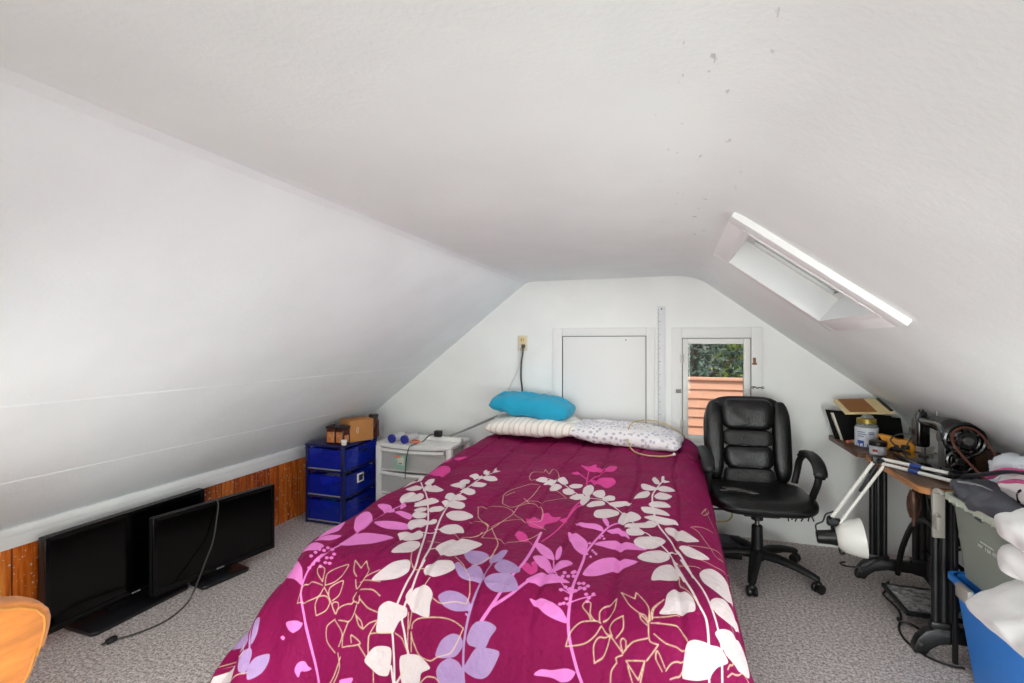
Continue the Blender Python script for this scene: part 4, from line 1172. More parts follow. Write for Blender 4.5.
# ------------------------------------------------------------------ televisions (local: along +Y', screen to +X')
def tv(name, label, p0, p1, zb, h, th, base, stw, depth=0.2, foot=0.02):
    p0, p1 = Vector(p0), Vector(p1); d = (p1-p0); L = d.length; a = math.atan2(d.y, d.x)-PI/2
    t = thing(name, label, 'television', (p0.x, p0.y, 0), a)
    b = MB(); b.box(-th, -0.006, 0, L, zb, zb+h, 0.006)
    b.box(-th-0.035, -th+0.005, L*0.18, L*0.82, zb+0.05, zb+h*0.7, 0.015)
    sh = b.build('rear_shell', 'blackm', t)
    b = MB(); bz = 0.022
    b.box(-0.012, 0, 0, bz, zb, zb+h, 0.003); b.box(-0.012, 0, L-bz, L, zb, zb+h, 0.003)
    b.box(-0.012, 0, bz, L-bz, zb+h-bz, zb+h, 0.003); b.box(-0.012, 0, bz, L-bz, zb, zb+bz*1.5, 0.003)
    be = b.build('bezel', 'bezel', t)
    b = MB(); b.box(-0.009, -0.004, bz-0.002, L-bz+0.002, zb+bz*1.5-0.002, zb+h-bz+0.002); b.build('screen', 'screen', t, smooth=False)
    # tiny light maker's mark, unreadable at this size
    b = MB()
    for k in range(6): b.box(0, 0.0008, L*0.47+0.0075*k, L*0.47+0.0075*k+0.0052, zb+0.011, zb+0.0185)
    b.build('badge', 'pale_badge', be, smooth=False)
    y0, y1 = base
    P = [(-depth*0.5, y0+0.02), (-depth*0.3, y0), (depth*0.42, y0), (depth*0.5, y0+0.02), (depth*0.5, y1-0.02), (depth*0.42, y1), (-depth*0.3, y1), (-depth*0.5, y1-0.02)]
    b = MB(); b.prism(P, 0, foot, Matrix.Translation((-th/2, 0, 0)), 0.006); st = b.build('stand', 'standplastic', t)
    b = MB(); m_ = (y0+y1)/2; b.box(-th, -0.014, m_-stw/2, m_+stw/2, foot, zb+0.06, 0.008); b.build('stand_neck', 'black', st)
    return t
M['pale_badge'] = pm('silver_print', (150, 150, 155), 0.4)
tv('television', 'larger black flat television leaning along the pine wall, partly hidden by the smaller one', (-2.70, 1.41, 0), (-2.70, 2.20, 0), 0.060, 0.447, 0.05, (0.13, 0.62), 0.2, 0.26)
tv('television', 'smaller black flat television standing in front with a cord over its screen', (-2.60, 1.82, 0), (-2.475, 2.515, 0), 0.050, 0.415, 0.045, (0.22, 0.50), 0.14, 0.17)
# TV cord
b = MB(); b.tube([(-2.535, 2.14, 0.475), (-2.528, 2.145, 0.44), (-2.524, 2.13, 0.36), (-2.515, 2.10, 0.25), (-2.50, 2.04, 0.16), (-2.49, 2.00, 0.10), (-2.47, 1.93, 0.02), (-2.42, 1.83, 0.008), (-2.40, 1.72, 0.007), (-2.43, 1.62, 0.007), (-2.47, 1.56, 0.008)], 0.0038, 8, smooth=6)
t = b.build('electric_cable', 'darkcord'); tag(t, 'power cord draped over the smaller television onto the carpet', 'cord')
b = MB(); b.soft((0.03, 0.045, 0.024), (-2.478, 1.545, 0.012), 4, 6); b.m(1)
for k in (-1, 1): b.box(-2.478+k*0.006-0.001, -2.478+k*0.006+0.001, 1.505, 1.525, 0.009, 0.015)
lab(b.build('plug', ['blackcord', 'steel'], t), 'black two-pin plug')

# ------------------------------------------------------------------ orange chair at the left edge
t = thing('upholstered_chair', 'low orange velvet chair at the left edge, seen from behind its back cushion', 'chair', (-2.02, 0.66, 0), R(-90))
def chairback(q):
    q = q.copy(); q.x *= 1.0+0.10*(q.z/0.16); q.z += -0.05*(q.x/0.27)**2*(q.z > 0)
    return q
BM = Matrix.Translation((0, 0.175, 0.512)) @ Matrix.Rotation(R(-8), 4, 'X')
b = MB(); b.soft((0.58, 0.10, 0.36), (0, 0, 0), (5, 5, 5), 14, BM, chairback); bk = b.build('backrest', 'orangevelvet', t)
b = MB()
for yy in (-0.040, 0.040):
    pts = []
    for k in range(48):
        a = k*PI/24; cx_, cz_ = math.cos(a), math.sin(a)
        rr = (0.672/(abs(cx_)**5+abs(cz_)**5))**0.2; q = chairback(Vector((0.29*cx_*rr, yy, 0.18*cz_*rr)))
        pts.append(BM @ q)
    b.tube(pts, 0.0045, 6, closed=True)
b.build('piping', 'piping', bk)
b = MB(); b.soft((0.54, 0.46, 0.12), (0, -0.09, 0.34), (5, 5, 3), 12); b.build('seat', 'orangevelvet', t)
b = MB(); b.box(-0.25, 0.25, -0.30, 0.15, 0.23, 0.285, 0.006); b.build('seat_frame', 'darkwood', t)
for x, y in ((-0.235, 0.15), (0.235, 0.15), (-0.23, -0.28), (0.23, -0.28)):
    b = MB(); zt = 0.60 if y > 0 else 0.27
    b.tube([(x*1.04, y+0.03 if y > 0 else y-0.01, 0), (x, y, 0.26), (x, y-(0.03 if y > 0 else 0), zt)], [0.013, 0.02, 0.014], 8); b.build('leg', 'darkwood', t)

# ------------------------------------------------------------------ drawer units
BX0_, BX1_, BY0_, BY1_, BH = -2.71, -2.358, 3.056, 3.50, 0.612
t = thing('drawer_unit', 'translucent navy blue plastic three-drawer unit in the corner by the pine wall', 'drawer unit', ((BX0_+BX1_)/2, (BY0_+BY1_)/2, 0)); o = t.location
b = MB(o); pw = 0.028
for x in (BX0_, BX1_-pw):
    for y in (BY0_, BY1_-pw): b.box(x, x+pw, y, y+pw, 0, BH-0.012, 0.004)
for z in (0.0, 0.195, 0.395):
    b.box(BX0_+0.01, BX1_-0.01, BY0_+0.012, BY1_-0.012, z+0.006, z+0.02)
    b.box(BX0_, BX1_, BY0_+0.002, BY0_+0.018, z+0.004, z+0.024, 0.003); b.box(BX1_-0.016, BX1_-0.002, BY0_, BY1_, z+0.004, z+0.024, 0.003)
b.build('frame', 'navy', t)
b = MB(o)
b.bm.free()
for z in (0.012, 0.208, 0.408):
    b = MB(o); b.box(BX0_+pw, BX1_-pw, BY0_-0.004, BY0_+0.004, z+0.012, z+0.021, 0.002); lab(b.build('rail', 'greycord', t), 'pale drawer rail edge')
b = MB(o); b.box(BX0_-0.004, BX1_+0.006, BY0_-0.006, BY1_, BH-0.022, BH, 0.008); b.build('top', 'navy', t)
lump = [('denim', 'turq'), ('denim', 'linen'), ('pinkcloth', 'denim')]
for k, z in enumerate((0.028, 0.222, 0.422)):
    b = MB(o); z1 = z+0.152
    x0, x1, y0, y1 = BX0_+0.03, BX1_-0.004, BY0_+0.008, BY1_-0.03
    b.box(x0, x1, y0, y0+0.003, z, z1); b.box(x0, x1, y1-0.003, y1, z, z1); b.box(x0, x0+0.003, y0, y1, z, z1); b.box(x0, x1, y0, y1, z, z+0.003)
    b.box(x1-0.003, x1+0.010, y0+0.02, y1, z, z1, 0.003)
    d = b.build('drawer', 'bluedrawer', t, smooth=False)
    b = MB(o); b.box(x1+0.008, x1+0.020, y0+0.18, y0+0.29, z1-0.045, z1-0.028, 0.003); b.build('handle', 'navy', d)
    b = MB(o); rn = random.Random(k)
    for q in range(5):
        b.mi = q % 2
        b.soft((0.15, 0.13, 0.09), (x1-0.08-0.16*(q % 2), y0+0.072+0.09*q*0.9, z+0.05+rn.random()*0.045), 2.6, 6, fn=lambda v: wob(v, 14, 0.02, k))
    b.build('contents', list(lump[k]), d)
b = MB(o); z = 0.30
b.box(BX1_+0.008, BX1_+0.016, 3.21, 3.29, z-0.008, z+0.062, 0.003); b.m(1); b.box(BX1_+0.0155, BX1_+0.017, 3.225, 3.275, z+0.004, z+0.050)
lab(b.build('label_holder', ['white', 'navy'], t), 'white square label holder')

WX0_, WX1_, WY0_, WY1_, WH = -2.27, -1.60, 3.34, 3.72, 0.596
t = thing('drawer_unit', 'white plastic drawer unit with a bowed top, between the blue unit and the bed', 'drawer unit', ((WX0_+WX1_)/2, (WY0_+WY1_)/2, 0)); o = t.location
b = MB(o)
P = [(WX1_, WY1_), (WX0_, WY1_), (WX0_, WY0_+0.01)]+[(WX0_+(WX1_-WX0_)*k/12, WY0_-0.055*math.sin(PI*k/12)) for k in range(1, 12)]+[(WX1_, WY0_+0.01)]
P.reverse(); b.prism(P, WH-0.03, WH, None, 0.008)
b.build('top', 'white', t)
b = MB(o)
for x in (WX0_, WX1_-0.05):
    for y in (WY0_, WY1_-0.05): b.box(x, x+0.05, y, y+0.05, 0.0, WH-0.025, 0.012)
for z in (0.02, 0.20, 0.385): b.box(WX0_+0.02, WX1_-0.02, WY0_+0.012, WY1_-0.01, z-0.016, z, 0.004)
b.build('frame', 'white', t)
for k, z in enumerate((0.022, 0.205, 0.39)):
    b = MB(o); x0, x1 = WX0_+0.055, WX1_-0.055; z1 = z+0.165
    def fr(u, v):
        x = x0+(x1-x0)*u; return Vector((x, WY0_-0.035*math.sin(PI*u)+0.012, z+(z1-z)*v))
    b.surf(fr, 13, 5)
    b.box(x0, x0+0.004, WY0_+0.012, WY1_-0.03, z, z1); b.box(x1-0.004, x1, WY0_+0.012, WY1_-0.03, z, z1); b.box(x0, x1, WY0_+0.012, WY1_-0.03, z, z+0.004)
    d = b.build('drawer', 'whitedrawer', t)
    b = MB(o); b.surf(lambda u, v: Vector((x0+(x1-x0)*u, WY0_-0.035*math.sin(PI*u)-0.004-0.018*math.sin(PI*v), z1-0.03+0.03*v)), 13, 7); b.build('handle', 'white', d)
    b = MB(o); rn = random.Random(k+9)
    for q in range(5):
        b.mi = q % 3
        b.soft((0.2, 0.13, 0.08), (x0+0.12+rn.random()*0.34, WY0_+0.10+rn.random()*0.16, z+0.05+rn.random()*0.03), 2.6, 6, fn=lambda v: wob(v, 12, 0.02, k))
    b.build('contents', ['linen', 'palegrey', 'cream'], d)

# on the blue unit
def tinjar(x, y, rz, label, s=1.0, slim=1.0):
    t = thing('canister', label, 'canister', (x, y, BH), rz, 'canisters on the blue unit')
    w, h = 0.076*s*slim, 0.115*s
    b = MB(); b.box(-w/2, w/2, -w/2, w/2, 0, h, 0.010, seg=3); b.build('body', 'tin', t)
    b = MB(); b.box(-w/2*0.8, w/2*0.8, -w/2-0.002, -w/2+0.004, h*0.12, h*0.82, 0.001); b.box(w/2-0.004, w/2+0.002, -w/2*0.6, w/2*0.6, h*0.12, h*0.6, 0.001); b.build('label', 'tinlabel', t)
    b = MB(); b.box(-w/2-0.004, w/2+0.004, -w/2-0.004, w/2+0.004, h, h+0.022*s, 0.006, seg=3); b.cyl((0, 0, h+0.02*s), (0, 0, h+0.032*s), w*0.2, n=14, bev=0.002); b.build('lid', 'darklid', t)
tinjar(-2.50, 3.12, R(8), 'dark red canister with amber label, front left on the blue drawer unit')
tinjar(-2.415, 3.125, R(-6), 'dark red canister directly right of the amber-labelled one', 1.0)
t = thing('cardboard_box', 'small closed cardboard box on the blue drawer unit', 'box', (-2.415, 3.30, BH), R(-28)); 
b = MB(); b.box(-0.085, 0.085, -0.10, 0.10, 0, 0.165, 0.003); b.build('body', 'card', t)
b = MB(); b.box(-0.087, 0.087, -0.102, -0.001, 0.163, 0.168, 0.001); b.build('flap', 'card', t)
b = MB(); b.box(-0.087, 0.087, 0.001, 0.102, 0.163, 0.168, 0.001); b.build('flap', 'card', t)
b = MB()
for r0 in (0.022, 0.034): b.tube([(0.0862, -0.01+r0*math.cos(a), 0.088+r0*math.sin(a)) for a in [2.2+k*0.25 for k in range(8)]], 0.0022, 6)
lab(b.build('printed_mark', 'paper', t), 'pale printed curved mark')
t = thing('jar', 'tall dark brown jar behind the cardboard box', 'jar', (-2.365, 3.455, BH))
b = MB(); b.lathe([(0, 0), (0.040, 0), (0.046, 0.012), (0.046, 0.125), (0.036, 0.150), (0.034, 0.158), (0, 0.158)]); b.build('body', 'tin', t)
b = MB(); b.lathe([(0, 0.158), (0.040, 0.158), (0.040, 0.180), (0.036, 0.184), (0, 0.184)]); b.build('lid', 'darklid', t)
t = thing('cream_pot', 'little white pot at the front edge of the blue drawer unit', 'pot', (-2.372, 3.085, BH))
b = MB(); b.lathe([(0, 0), (0.016, 0), (0.02, 0.006), (0.02, 0.025), (0, 0.025)]); b.build('body', 'paper', t)
b = MB(); b.lathe([(0, 0.025), (0.022, 0.025), (0.022, 0.038), (0.018, 0.041), (0, 0.041)]); b.build('lid', 'white', t)

# on the white unit
for x, lb in ((-2.115, 'left of the two pale tubes with round blue ends on the white unit'), (-2.00, 'right of the two pale tubes with round blue ends on the white unit')):
    t = thing('tube_bottle', lb, 'bottle', (x, 3.345, WH), 0, 'blue-ended tubes on the white unit')
    b = MB(); b.lathe([(0, 0), (0.030, 0), (0.031, 0.01), (0.031, 0.14), (0.026, 0.152), (0, 0.152)], (0, -0.01, 0.0345), (0.12, 1, 0)); b.build('body', 'palegrey', t)
    b = MB(); b.lathe([(0, -0.012), (0.030, -0.012), (0.0335, -0.008), (0.0335, 0.012), (0, 0.012)], (0, -0.01, 0.0345), (0.12, 1, 0)); b.build('cap', 'discblue', t)
t = thing('power_strip', 'white power strip on top of the white drawer unit', 'power strip', (-1.745, 3.53, WH)); o = t.location
b = MB(); b.box(-0.16, 0.155, -0.025, 0.025, 0, 0.036, 0.006); b.build('housing', 'white', t)
for k in range(6):
    b = MB(); x = -0.135+k*0.048; b.soft((0.034, 0.034, 0.006), (x, 0, 0.036), (4, 4, 8), 4); b.m(1); b.box(x-0.008, x-0.005, -0.006, 0.006, 0.039, 0.0395); b.box(x+0.005, x+0.008, -0.006, 0.006, 0.039, 0.0395); b.build('socket', ['cream', 'darkcord'], t)
t = thing('charger', 'black plug-in charger on the white power strip', 'charger', (-1.79, 3.50, WH+0.039))
b = MB(); b.box(-0.03, 0.03, -0.022, 0.022, 0.0, 0.05, 0.006); b.build('body', 'black', t)
b = MB(); b.tube([(-0.028, -0.01, 0.02), (-0.06, -0.03, 0.015), (-0.09, -0.06, -0.02), (-0.11, -0.075, -0.036)], 0.004, 6, smooth=4); b.build('lead', 'blackcord', t)
t = thing('clip', 'small salmon-coloured plastic clip lying beside the blue-ended tubes', 'clip', (-1.915, 3.36, WH))
b = MB(); b.soft((0.085, 0.04, 0.03), (0, 0, 0.016), 3, 6, fn=lambda v: wob(v, 20, 0.008)); b.build('body', 'orangebit', t)
b = MB(); b.tube([(-0.02, -0.015, 0.03), (0.0, -0.02, 0.036), (0.03, -0.012, 0.03)], 0.005, 6, smooth=3); b.build('spring', 'red', t)
t = thing('lanyard_pouch', 'small printed card pouch hanging on a teal cord down the white unit', 'card pouch', (-1.93, 3.262, 0.49))
b = MB(); b.tube([(0.03, 0.10, 0.112), (0.028, 0.03, 0.112), (0.022, -0.010, 0.105), (0.008, -0.016, 0.05), (0.0, -0.018, 0.0), (-0.006, -0.018, -0.06), (-0.01, -0.018, -0.14)], 0.0035, 6, smooth=5); b.build('lanyard', 'tealcord', t)
b = MB(); b.box(-0.105, -0.012, -0.022, -0.016, -0.065, 0.035, 0.003); b.build('sleeve', 'mint', t)
b = MB(); b.box(-0.072, -0.02, -0.0245, -0.0215, -0.035, 0.020, 0.001); b.m(1); b.box(-0.10, -0.045, -0.0245, -0.0215, 0.018, 0.034, 0.001); b.m(2); b.box(-0.06, -0.032, -0.0262, -0.0240, -0.026, -0.020)
lab(b.build('card_face', ['paper', 'orangebit', 'ink'], t), 'white card with a salmon top band and a dark bar')
# ------------------------------------------------------------------ treadle sewing table
TZ = 0.765
t = thing('sewing_table', 'treadle sewing table with worn wooden top and black iron legs under the right slope', 'sewing table', (1.235, 2.98, 0)); tab = t; o = t.location
def topslab(b, x0, x1, y0, y1, z0, z1, rad):
    P = []
    for cx_, cy_, a0, rr in ((x0, y0, 180, rad[0]), (x1, y0, 270, 0.004), (x1, y1, 0, 0.004), (x0, y1, 90, rad[1])):
        sx, sy = (1 if cx_ == x0 else -1), (1 if cy_ == y0 else -1)
        for k in range(6):
            a = R(a0+k*18); P.append((cx_+sx*rr+rr*math.cos(a), cy_+sy*rr+rr*math.sin(a)))
    b.prism(P, z0, z1, None, 0.0)
b = MB(o); b.mi = 0; topslab(b, 1.035, 1.43, 2.575, 3.235, TZ-0.008, TZ, (0.05, 0.01)); b.mi = 1; topslab(b, 1.032, 1.43, 2.572, 3.238, TZ-0.034, TZ-0.007, (0.05, 0.01))
b.build('tabletop', ['tabletop', 'tableedge'], t)
b = MB(o); b.mi = 0; topslab(b, 0.998, 1.42, 3.242, 3.80, TZ-0.006, TZ+0.001, (0.01, 0.03)); b.mi = 1; topslab(b, 0.996, 1.42, 3.240, 3.803, TZ-0.026, TZ-0.005, (0.01, 0.04))
b.build('extension_leaf', ['tabletop', 'tabletop'], t)
for y in (3.22, 3.22):
    pass
for x in (1.09, 1.34):
    b = MB(o); b.box(x-0.02, x+0.02, 3.20, 3.28, TZ, TZ+0.003, 0.001); b.cyl((x-0.02, 3.24, TZ+0.003), (x+0.02, 3.24, TZ+0.003), 0.004, n=8); b.build('leaf_hinge', 'steel', t)
def legframe(y):
    b = MB(o)
    # twin columns front and back
    for xc in (1.145, 1.355):
        for dx in (-0.030, 0.0, 0.030):
            b.tube([(xc+dx, y, 0.13), (xc+dx, y, TZ-0.04)], 0.0155, 10)
        b.box(xc-0.042, xc+0.042, y-0.006, y+0.006, 0.13, TZ-0.04, 0.002)
        b.box(xc-0.052, xc+0.052, y-0.02, y+0.02, TZ-0.075, TZ-0.034, 0.006)
        b.box(xc-0.052, xc+0.052, y-0.02, y+0.02, 0.115, 0.15, 0.006)
    # arched foot
    P = [(1.03, 0.0), (1.075, 0.0), (1.085, 0.03), (1.12, 0.058), (1.18, 0.068), (1.30, 0.068), (1.36, 0.058), (1.385, 0.03), (1.395, 0.0), (1.435, 0.0), (1.438, 0.03), (1.42, 0.085), (1.385, 0.125), (1.12, 0.125), (1.075, 0.105), (1.045, 0.070), (1.03, 0.03)]
    b.prism([(x, z) for x, z in P], -0.022, 0.022, Matrix.Translation((0, y, 0)) @ Matrix(((1, 0, 0, 0), (0, 0, 1, 0), (0, 1, 0, 0), (0, 0, 0, 1))), 0.005)
    b.box(1.10, 1.40, y-0.015, y+0.015, TZ-0.06, TZ-0.034, 0.003)
    lg = b.build('leg', 'iron', t)
    for x in (1.052, 1.415):
        b = MB(o); b.cyl((x, y-0.026, 0.045), (x, y+0.026, 0.045), 0.009, n=12, bev=0.002); lab(b.build('foot_bolt', 'steel', lg), 'shiny bolt in the iron foot')
legframe(3.38); legframe(2.655)
b = MB(o); b.tube([(1.37, 2.66, 0.20), (1.37, 3.38, 0.20)], 0.012, 10); b.tube([(1.37, 2.66, 0.62), (1.30, 3.02, 0.40), (1.37, 3.38, 0.62)], 0.010, 8, smooth=6); b.build('cross_brace', 'iron', t)
# treadle plate: frame and wavy grille
b = MB(o); tx0, tx1, ty0, ty1, tz = 1.078, 1.365, 2.84, 3.14, 0.075
b.box(tx0, tx0+0.014, ty0, ty1, tz-0.01, tz+0.012, 0.003); b.box(tx1-0.014, tx1, ty0, ty1, tz-0.01, tz+0.012, 0.003)
b.box(tx0, tx1, ty0, ty0+0.014, tz-0.01, tz+0.012, 0.003); b.box(tx0, tx1, ty1-0.014, ty1, tz-0.01, tz+0.012, 0.003)
b.box(tx0+0.01, tx1-0.01, ty0+0.01, ty1-0.01, tz-0.006, tz-0.001)
b.mi = 1
for k in range(13):
    y = ty0+0.022+k*(ty1-ty0-0.044)/12
    b.tube([(tx0+0.01+(tx1-tx0-0.02)*q/10, y+0.006*math.sin(q*1.9+k), tz+0.004) for q in range(11)], 0.0055, 6)
b.build('treadle', ['iron', 'ironworn'], t)
b = MB(o); b.tube([(1.39, 2.675, 0.075), (1.39, 3.37, 0.075)], 0.010, 8); b.build('treadle_rod', 'iron', t)
# drive wheel
b = MB(o); C0 = Vector((1.285, 2.76, 0.33)); rr = 0.145
b.tube([C0+Vector((rr*math.cos(a), 0, rr*math.sin(a))) for a in [k*PI/24 for k in range(48)]], 0.014, 8, closed=True)
b.tube([C0+Vector((rr*0.82*math.cos(a), 0, rr*0.82*math.sin(a))) for a in [k*PI/24 for k in range(48)]], 0.007, 6, closed=True)
for k in range(6):
    a = k*PI/3+0.3; b.tube([C0, C0+Vector((rr*math.cos(a), 0, rr*math.sin(a)))], [0.012, 0.008], 6)
b.cyl(C0+Vector((0, -0.02, 0)), C0+Vector((0, 0.02, 0)), 0.03, n=18, bev=0.004); b.build('drive_wheel', 'iron', t)
b = MB(o); b.tube([(1.285, 2.735, 0.33), (1.28, 2.76, 0.20), (1.25, 2.85, 0.085)], 0.008, 8); b.build('pitman_rod', 'iron', t)
# curved dress guard in front of the wheel
b = MB(o); b.tube([(1.215, 3.31, 0.075), (1.205, 3.26, 0.17), (1.20, 3.20, 0.28), (1.205, 3.11, 0.42), (1.21, 3.01, 0.485), (1.205, 2.90, 0.50), (1.205, 2.80, 0.46), (1.205, 2.72, 0.38), (1.205, 2.68, 0.28)], 0.014, 8, smooth=6); b.build('dress_guard', 'iron', t)
# hanging spindle under the top
b = MB(o); b.tube([(1.115, 2.86, TZ-0.034), (1.115, 2.86, 0.50)], 0.008, 8); b.lathe([(0, 0), (0.016, 0.005), (0.026, 0.04), (0.028, 0.07), (0.026, 0.10), (0.016, 0.135), (0, 0.14)], (1.115, 2.86, 0.535), (0, 0, 1), 18); lab(b.build('knee_lever', 'ruststeel', t), 'rusty hanging lever'); 
b = MB(o); b.box(1.402, 1.424, 2.60, 3.23, TZ, TZ+0.125, 0.004); b.build('hinged_lid', 'darkwood', t)
b = MB(o); b.box(1.155, 1.172, 2.592, 2.612, 0.0, TZ-0.034, 0.003); b.build('side_rail', 'iron', t)

# ------------------------------------------------------------------ sewing machine
t = thing('sewing_machine', 'old black sewing machine with spoked handwheel on the treadle table', 'sewing machine', (1.245, 2.93, TZ)); o = t.location
mx = 1.258
b = MB(o); b.box(1.15, 1.36, 2.70, 3.20, TZ, TZ+0.028, 0.008, seg=3); b.build('bed_plate', 'enamel', t)
b = MB(o)
def arm(u, v):
    # lofted column + arm: path from bed up and along +Y
    path = [(2.80, 0.028, 0.070, 0.062), (2.80, 0.08, 0.060, 0.052), (2.802, 0.14, 0.056, 0.050), (2.81, 0.19, 0.058, 0.056), (2.84, 0.218, 0.056, 0.050), (2.89, 0.224, 0.048, 0.042), (2.96, 0.222, 0.038, 0.031), (3.03, 0.220, 0.034, 0.027), (3.09, 0.220, 0.036, 0.029)]
    f = v*(len(path)-1); i = min(int(f), len(path)-2); k = f-i
    p0, p1 = path[i], path[i+1]
    y, z, rx, rz = [p0[q]+(p1[q]-p0[q])*k for q in range(4)]
    tg = Vector((0, p1[0]-p0[0], p1[1]-p0[1])).normalized(); nn = Vector((0, -tg.z, tg.y))
    a = 2*PI*u
    return Vector((mx, y, TZ+z))+Vector((1, 0, 0))*rx*math.cos(a)+nn*rz*math.sin(a)
b.surf(arm, 18, 33, closeu=True); b.build('arm', 'enamel', t)
b = MB(o); hx = mx-0.012; b.box(hx-0.03, hx+0.03, 3.080, 3.145, TZ+0.08, TZ+0.235, 0.014, seg=3); b.lathe([(0, 0), (0.034, 0), (0.022, 0.036), (0.012, 0.040), (0.012, 0.048), (0, 0.050)], (hx, 3.112, TZ+0.228), (0, 0, 1), 16)
hd = b.build('head', 'enamel', t)
b = MB(o); b.box(hx-0.033, hx-0.029, 3.088, 3.138, TZ+0.09, TZ+0.22, 0.001); lab(b.build('face_plate', 'steel', hd), 'dull steel face plate')
b = MB(o); b.cyl((mx, 3.12, TZ+0.02), (mx, 3.12, TZ+0.08), 0.006); b.cyl((mx+0.012, 3.13, TZ+0.03), (mx+0.012, 3.13, TZ+0.08), 0.005); b.box(mx-0.012, mx+0.02, 3.11, 3.145, TZ+0.028, TZ+0.034); b.build('needle_bar', 'steel', hd)
b = MB(o); b.lathe([(0, 0), (0.02, 0), (0.022, 0.006), (0.012, 0.012), (0.02, 0.018), (0, 0.02)], (hx-0.03, 3.112, TZ+0.16), (-1, 0, 0), 16); b.build('tension_dial', 'steel', hd)
b = MB(o); b.cyl((mx, 2.98, TZ+0.26), (mx, 2.98, TZ+0.292), 0.004, n=8); b.cyl((mx+0.02, 2.935, TZ+0.27), (mx+0.035, 2.93, TZ+0.305), 0.003, n=8); b.build('spool_pin', 'steel', t)
b = MB(o); b.box(mx-0.072, mx-0.066, 2.74, 2.80, TZ+0.05, TZ+0.17, 0.002); b.lathe([(0, 0), (0.026, 0), (0.028, 0.005), (0, 0.009)], (mx-0.05, 2.83, TZ+0.18), (-1, 0, 0), 18); lab(b.build('maker_plate', 'steel', t), 'round steel cover plate')
wc = Vector((mx, 2.735, TZ+0.186))
b = MB(o); rr = 0.073
def ring(b, c, r, w, n=40, k=8): b.tube([c+Vector((r*math.cos(a), 0, r*math.sin(a))) for a in [q*2*PI/n for q in range(n)]], w, k, closed=True)
ring(b, wc, rr, 0.010); ring(b, wc+Vector((0, 0.018, 0)), rr*0.86, 0.008)
for k in range(5):
    a = k*2*PI/5+0.4; b.tube([wc, wc+Vector((rr*math.cos(a), 0, rr*math.sin(a)))], [0.013, 0.008], 6)
b.cyl(wc+Vector((0, -0.02, 0)), wc+Vector((0, 0.07, 0)), 0.040, n=22, bev=0.004); hw = b.build('handwheel', 'enamel', t)
b = MB(o); b.cyl(wc+Vector((0, -0.034, 0)), wc+Vector((0, -0.019, 0)), 0.020, n=18, bev=0.003); lab(b.build('hub_knob', 'steel', hw), 'bright steel hub knob')
b = MB(o); w2 = Vector((1.225, 2.70, TZ+0.095)); ring(b, w2, 0.048, 0.007); b.cyl(w2+Vector((0, -0.012, 0)), w2+Vector((0, 0.06, 0)), 0.018, n=16, bev=0.003)
for k in range(4):
    a = k*PI/2+0.6; b.tube([w2, w2+Vector((0.048*math.cos(a), 0, 0.048*math.sin(a)))], 0.006, 6)
b.box(w2.x-0.02, w2.x+0.02, 2.73, 2.80, TZ+0.028, TZ+0.11, 0.004); b.build('bobbin_winder', 'enamel', t)
b = MB(o)
pts = [(1.262, 2.55, 0.772), (1.262, 2.575, 0.80), (1.238, 2.62, 0.85), (1.205, 2.655, 0.905), (1.190, 2.685, 0.955), (1.205, 2.70, 0.995), (1.245, 2.705, 1.014), (1.285, 2.70, 1.0), (1.318, 2.69, 0.955), (1.335, 2.67, 0.90), (1.345, 2.645, 0.85), (1.35, 2.62, 0.81), (1.345, 2.59, 0.772)]
b.tube(pts, 0.0055, 8, smooth=5); lab(b.build('drive_belt', 'beltl', t), 'brown leather belt looped over the handwheel')

# ------------------------------------------------------------------ things on the sewing table
t = thing('binder', 'black binder standing tilted at the far end of the sewing table', 'binder', (1.14, 3.66, TZ+0.001)); o = t.location
def slab(b, p_bl, p_br, h_l, h_r, lean, th, mi=0):
    b.mi = mi
    bl, br = Vector(p_bl), Vector(p_br); tl, tr = bl+Vector((lean, 0, h_l)), br+Vector((lean*0.4, 0, h_r)); d = Vector((0, th, 0))
    b.hexa([bl, br, br+d, bl+d, tl, tr, tr+d, tl+d], 0.002)
z0 = TZ+0.001
b = MB(o); slab(b, (1.035, 3.60, z0), (1.36, 3.60, z0), 0.178, 0.16, -0.055, 0.008); b.build('front_cover', 'blackmatte', t)
b = MB(o); slab(b, (1.028, 3.611, z0), (1.345, 3.611, z0), 0.172, 0.15, -0.058, 0.035); lab(b.build('pages', 'paper', t), 'pale block of pages')
b = MB(o); slab(b, (1.00, 3.649, z0), (1.33, 3.649, z0), 0.19, 0.165, -0.055, 0.008); b.build('back_cover', 'blackmatte', t)
t = thing('folder', 'brown kraft folder with cream ends lying on top of the black binder', 'folder', (1.12, 3.60, 0.955)); o = t.location
b = MB(o)
def q4(u, v, dz): # u left-right, v front-back
    A, B_, C_, D_ = Vector((1.015, 3.50, 0.947)), Vector((1.268, 3.50, 0.962)), Vector((1.253, 3.69, 1.022)), Vector((1.0, 3.69, 1.007))
    p = A*(1-u)*(1-v)+B_*u*(1-v)+C_*u*v+D_*(1-u)*v; p.z += dz; return p
def patch(b, u0, u1, v0, v1, d0, d1, mi):
    b.mi = mi; b.hexa([q4(u0, v0, d0), q4(u1, v0, d0), q4(u1, v1, d0), q4(u0, v1, d0), q4(u0, v0, d1), q4(u1, v0, d1), q4(u1, v1, d1), q4(u0, v1, d1)])
patch(b, 0, 1, 0, 1, 0, 0.012, 0); b.build('cover', 'creamcard', t)
b = MB(o); patch(b, 0.10, 0.66, 0.02, 0.98, 0.011, 0.015, 0); lab(b.build('spine_band', 'brownkraft', t), 'wide brown band')
b = MB(o); patch(b, 0.93, 0.995, 0.05, 0.95, 0.011, 0.02, 0); b.build('clip_edge', 'black', t)

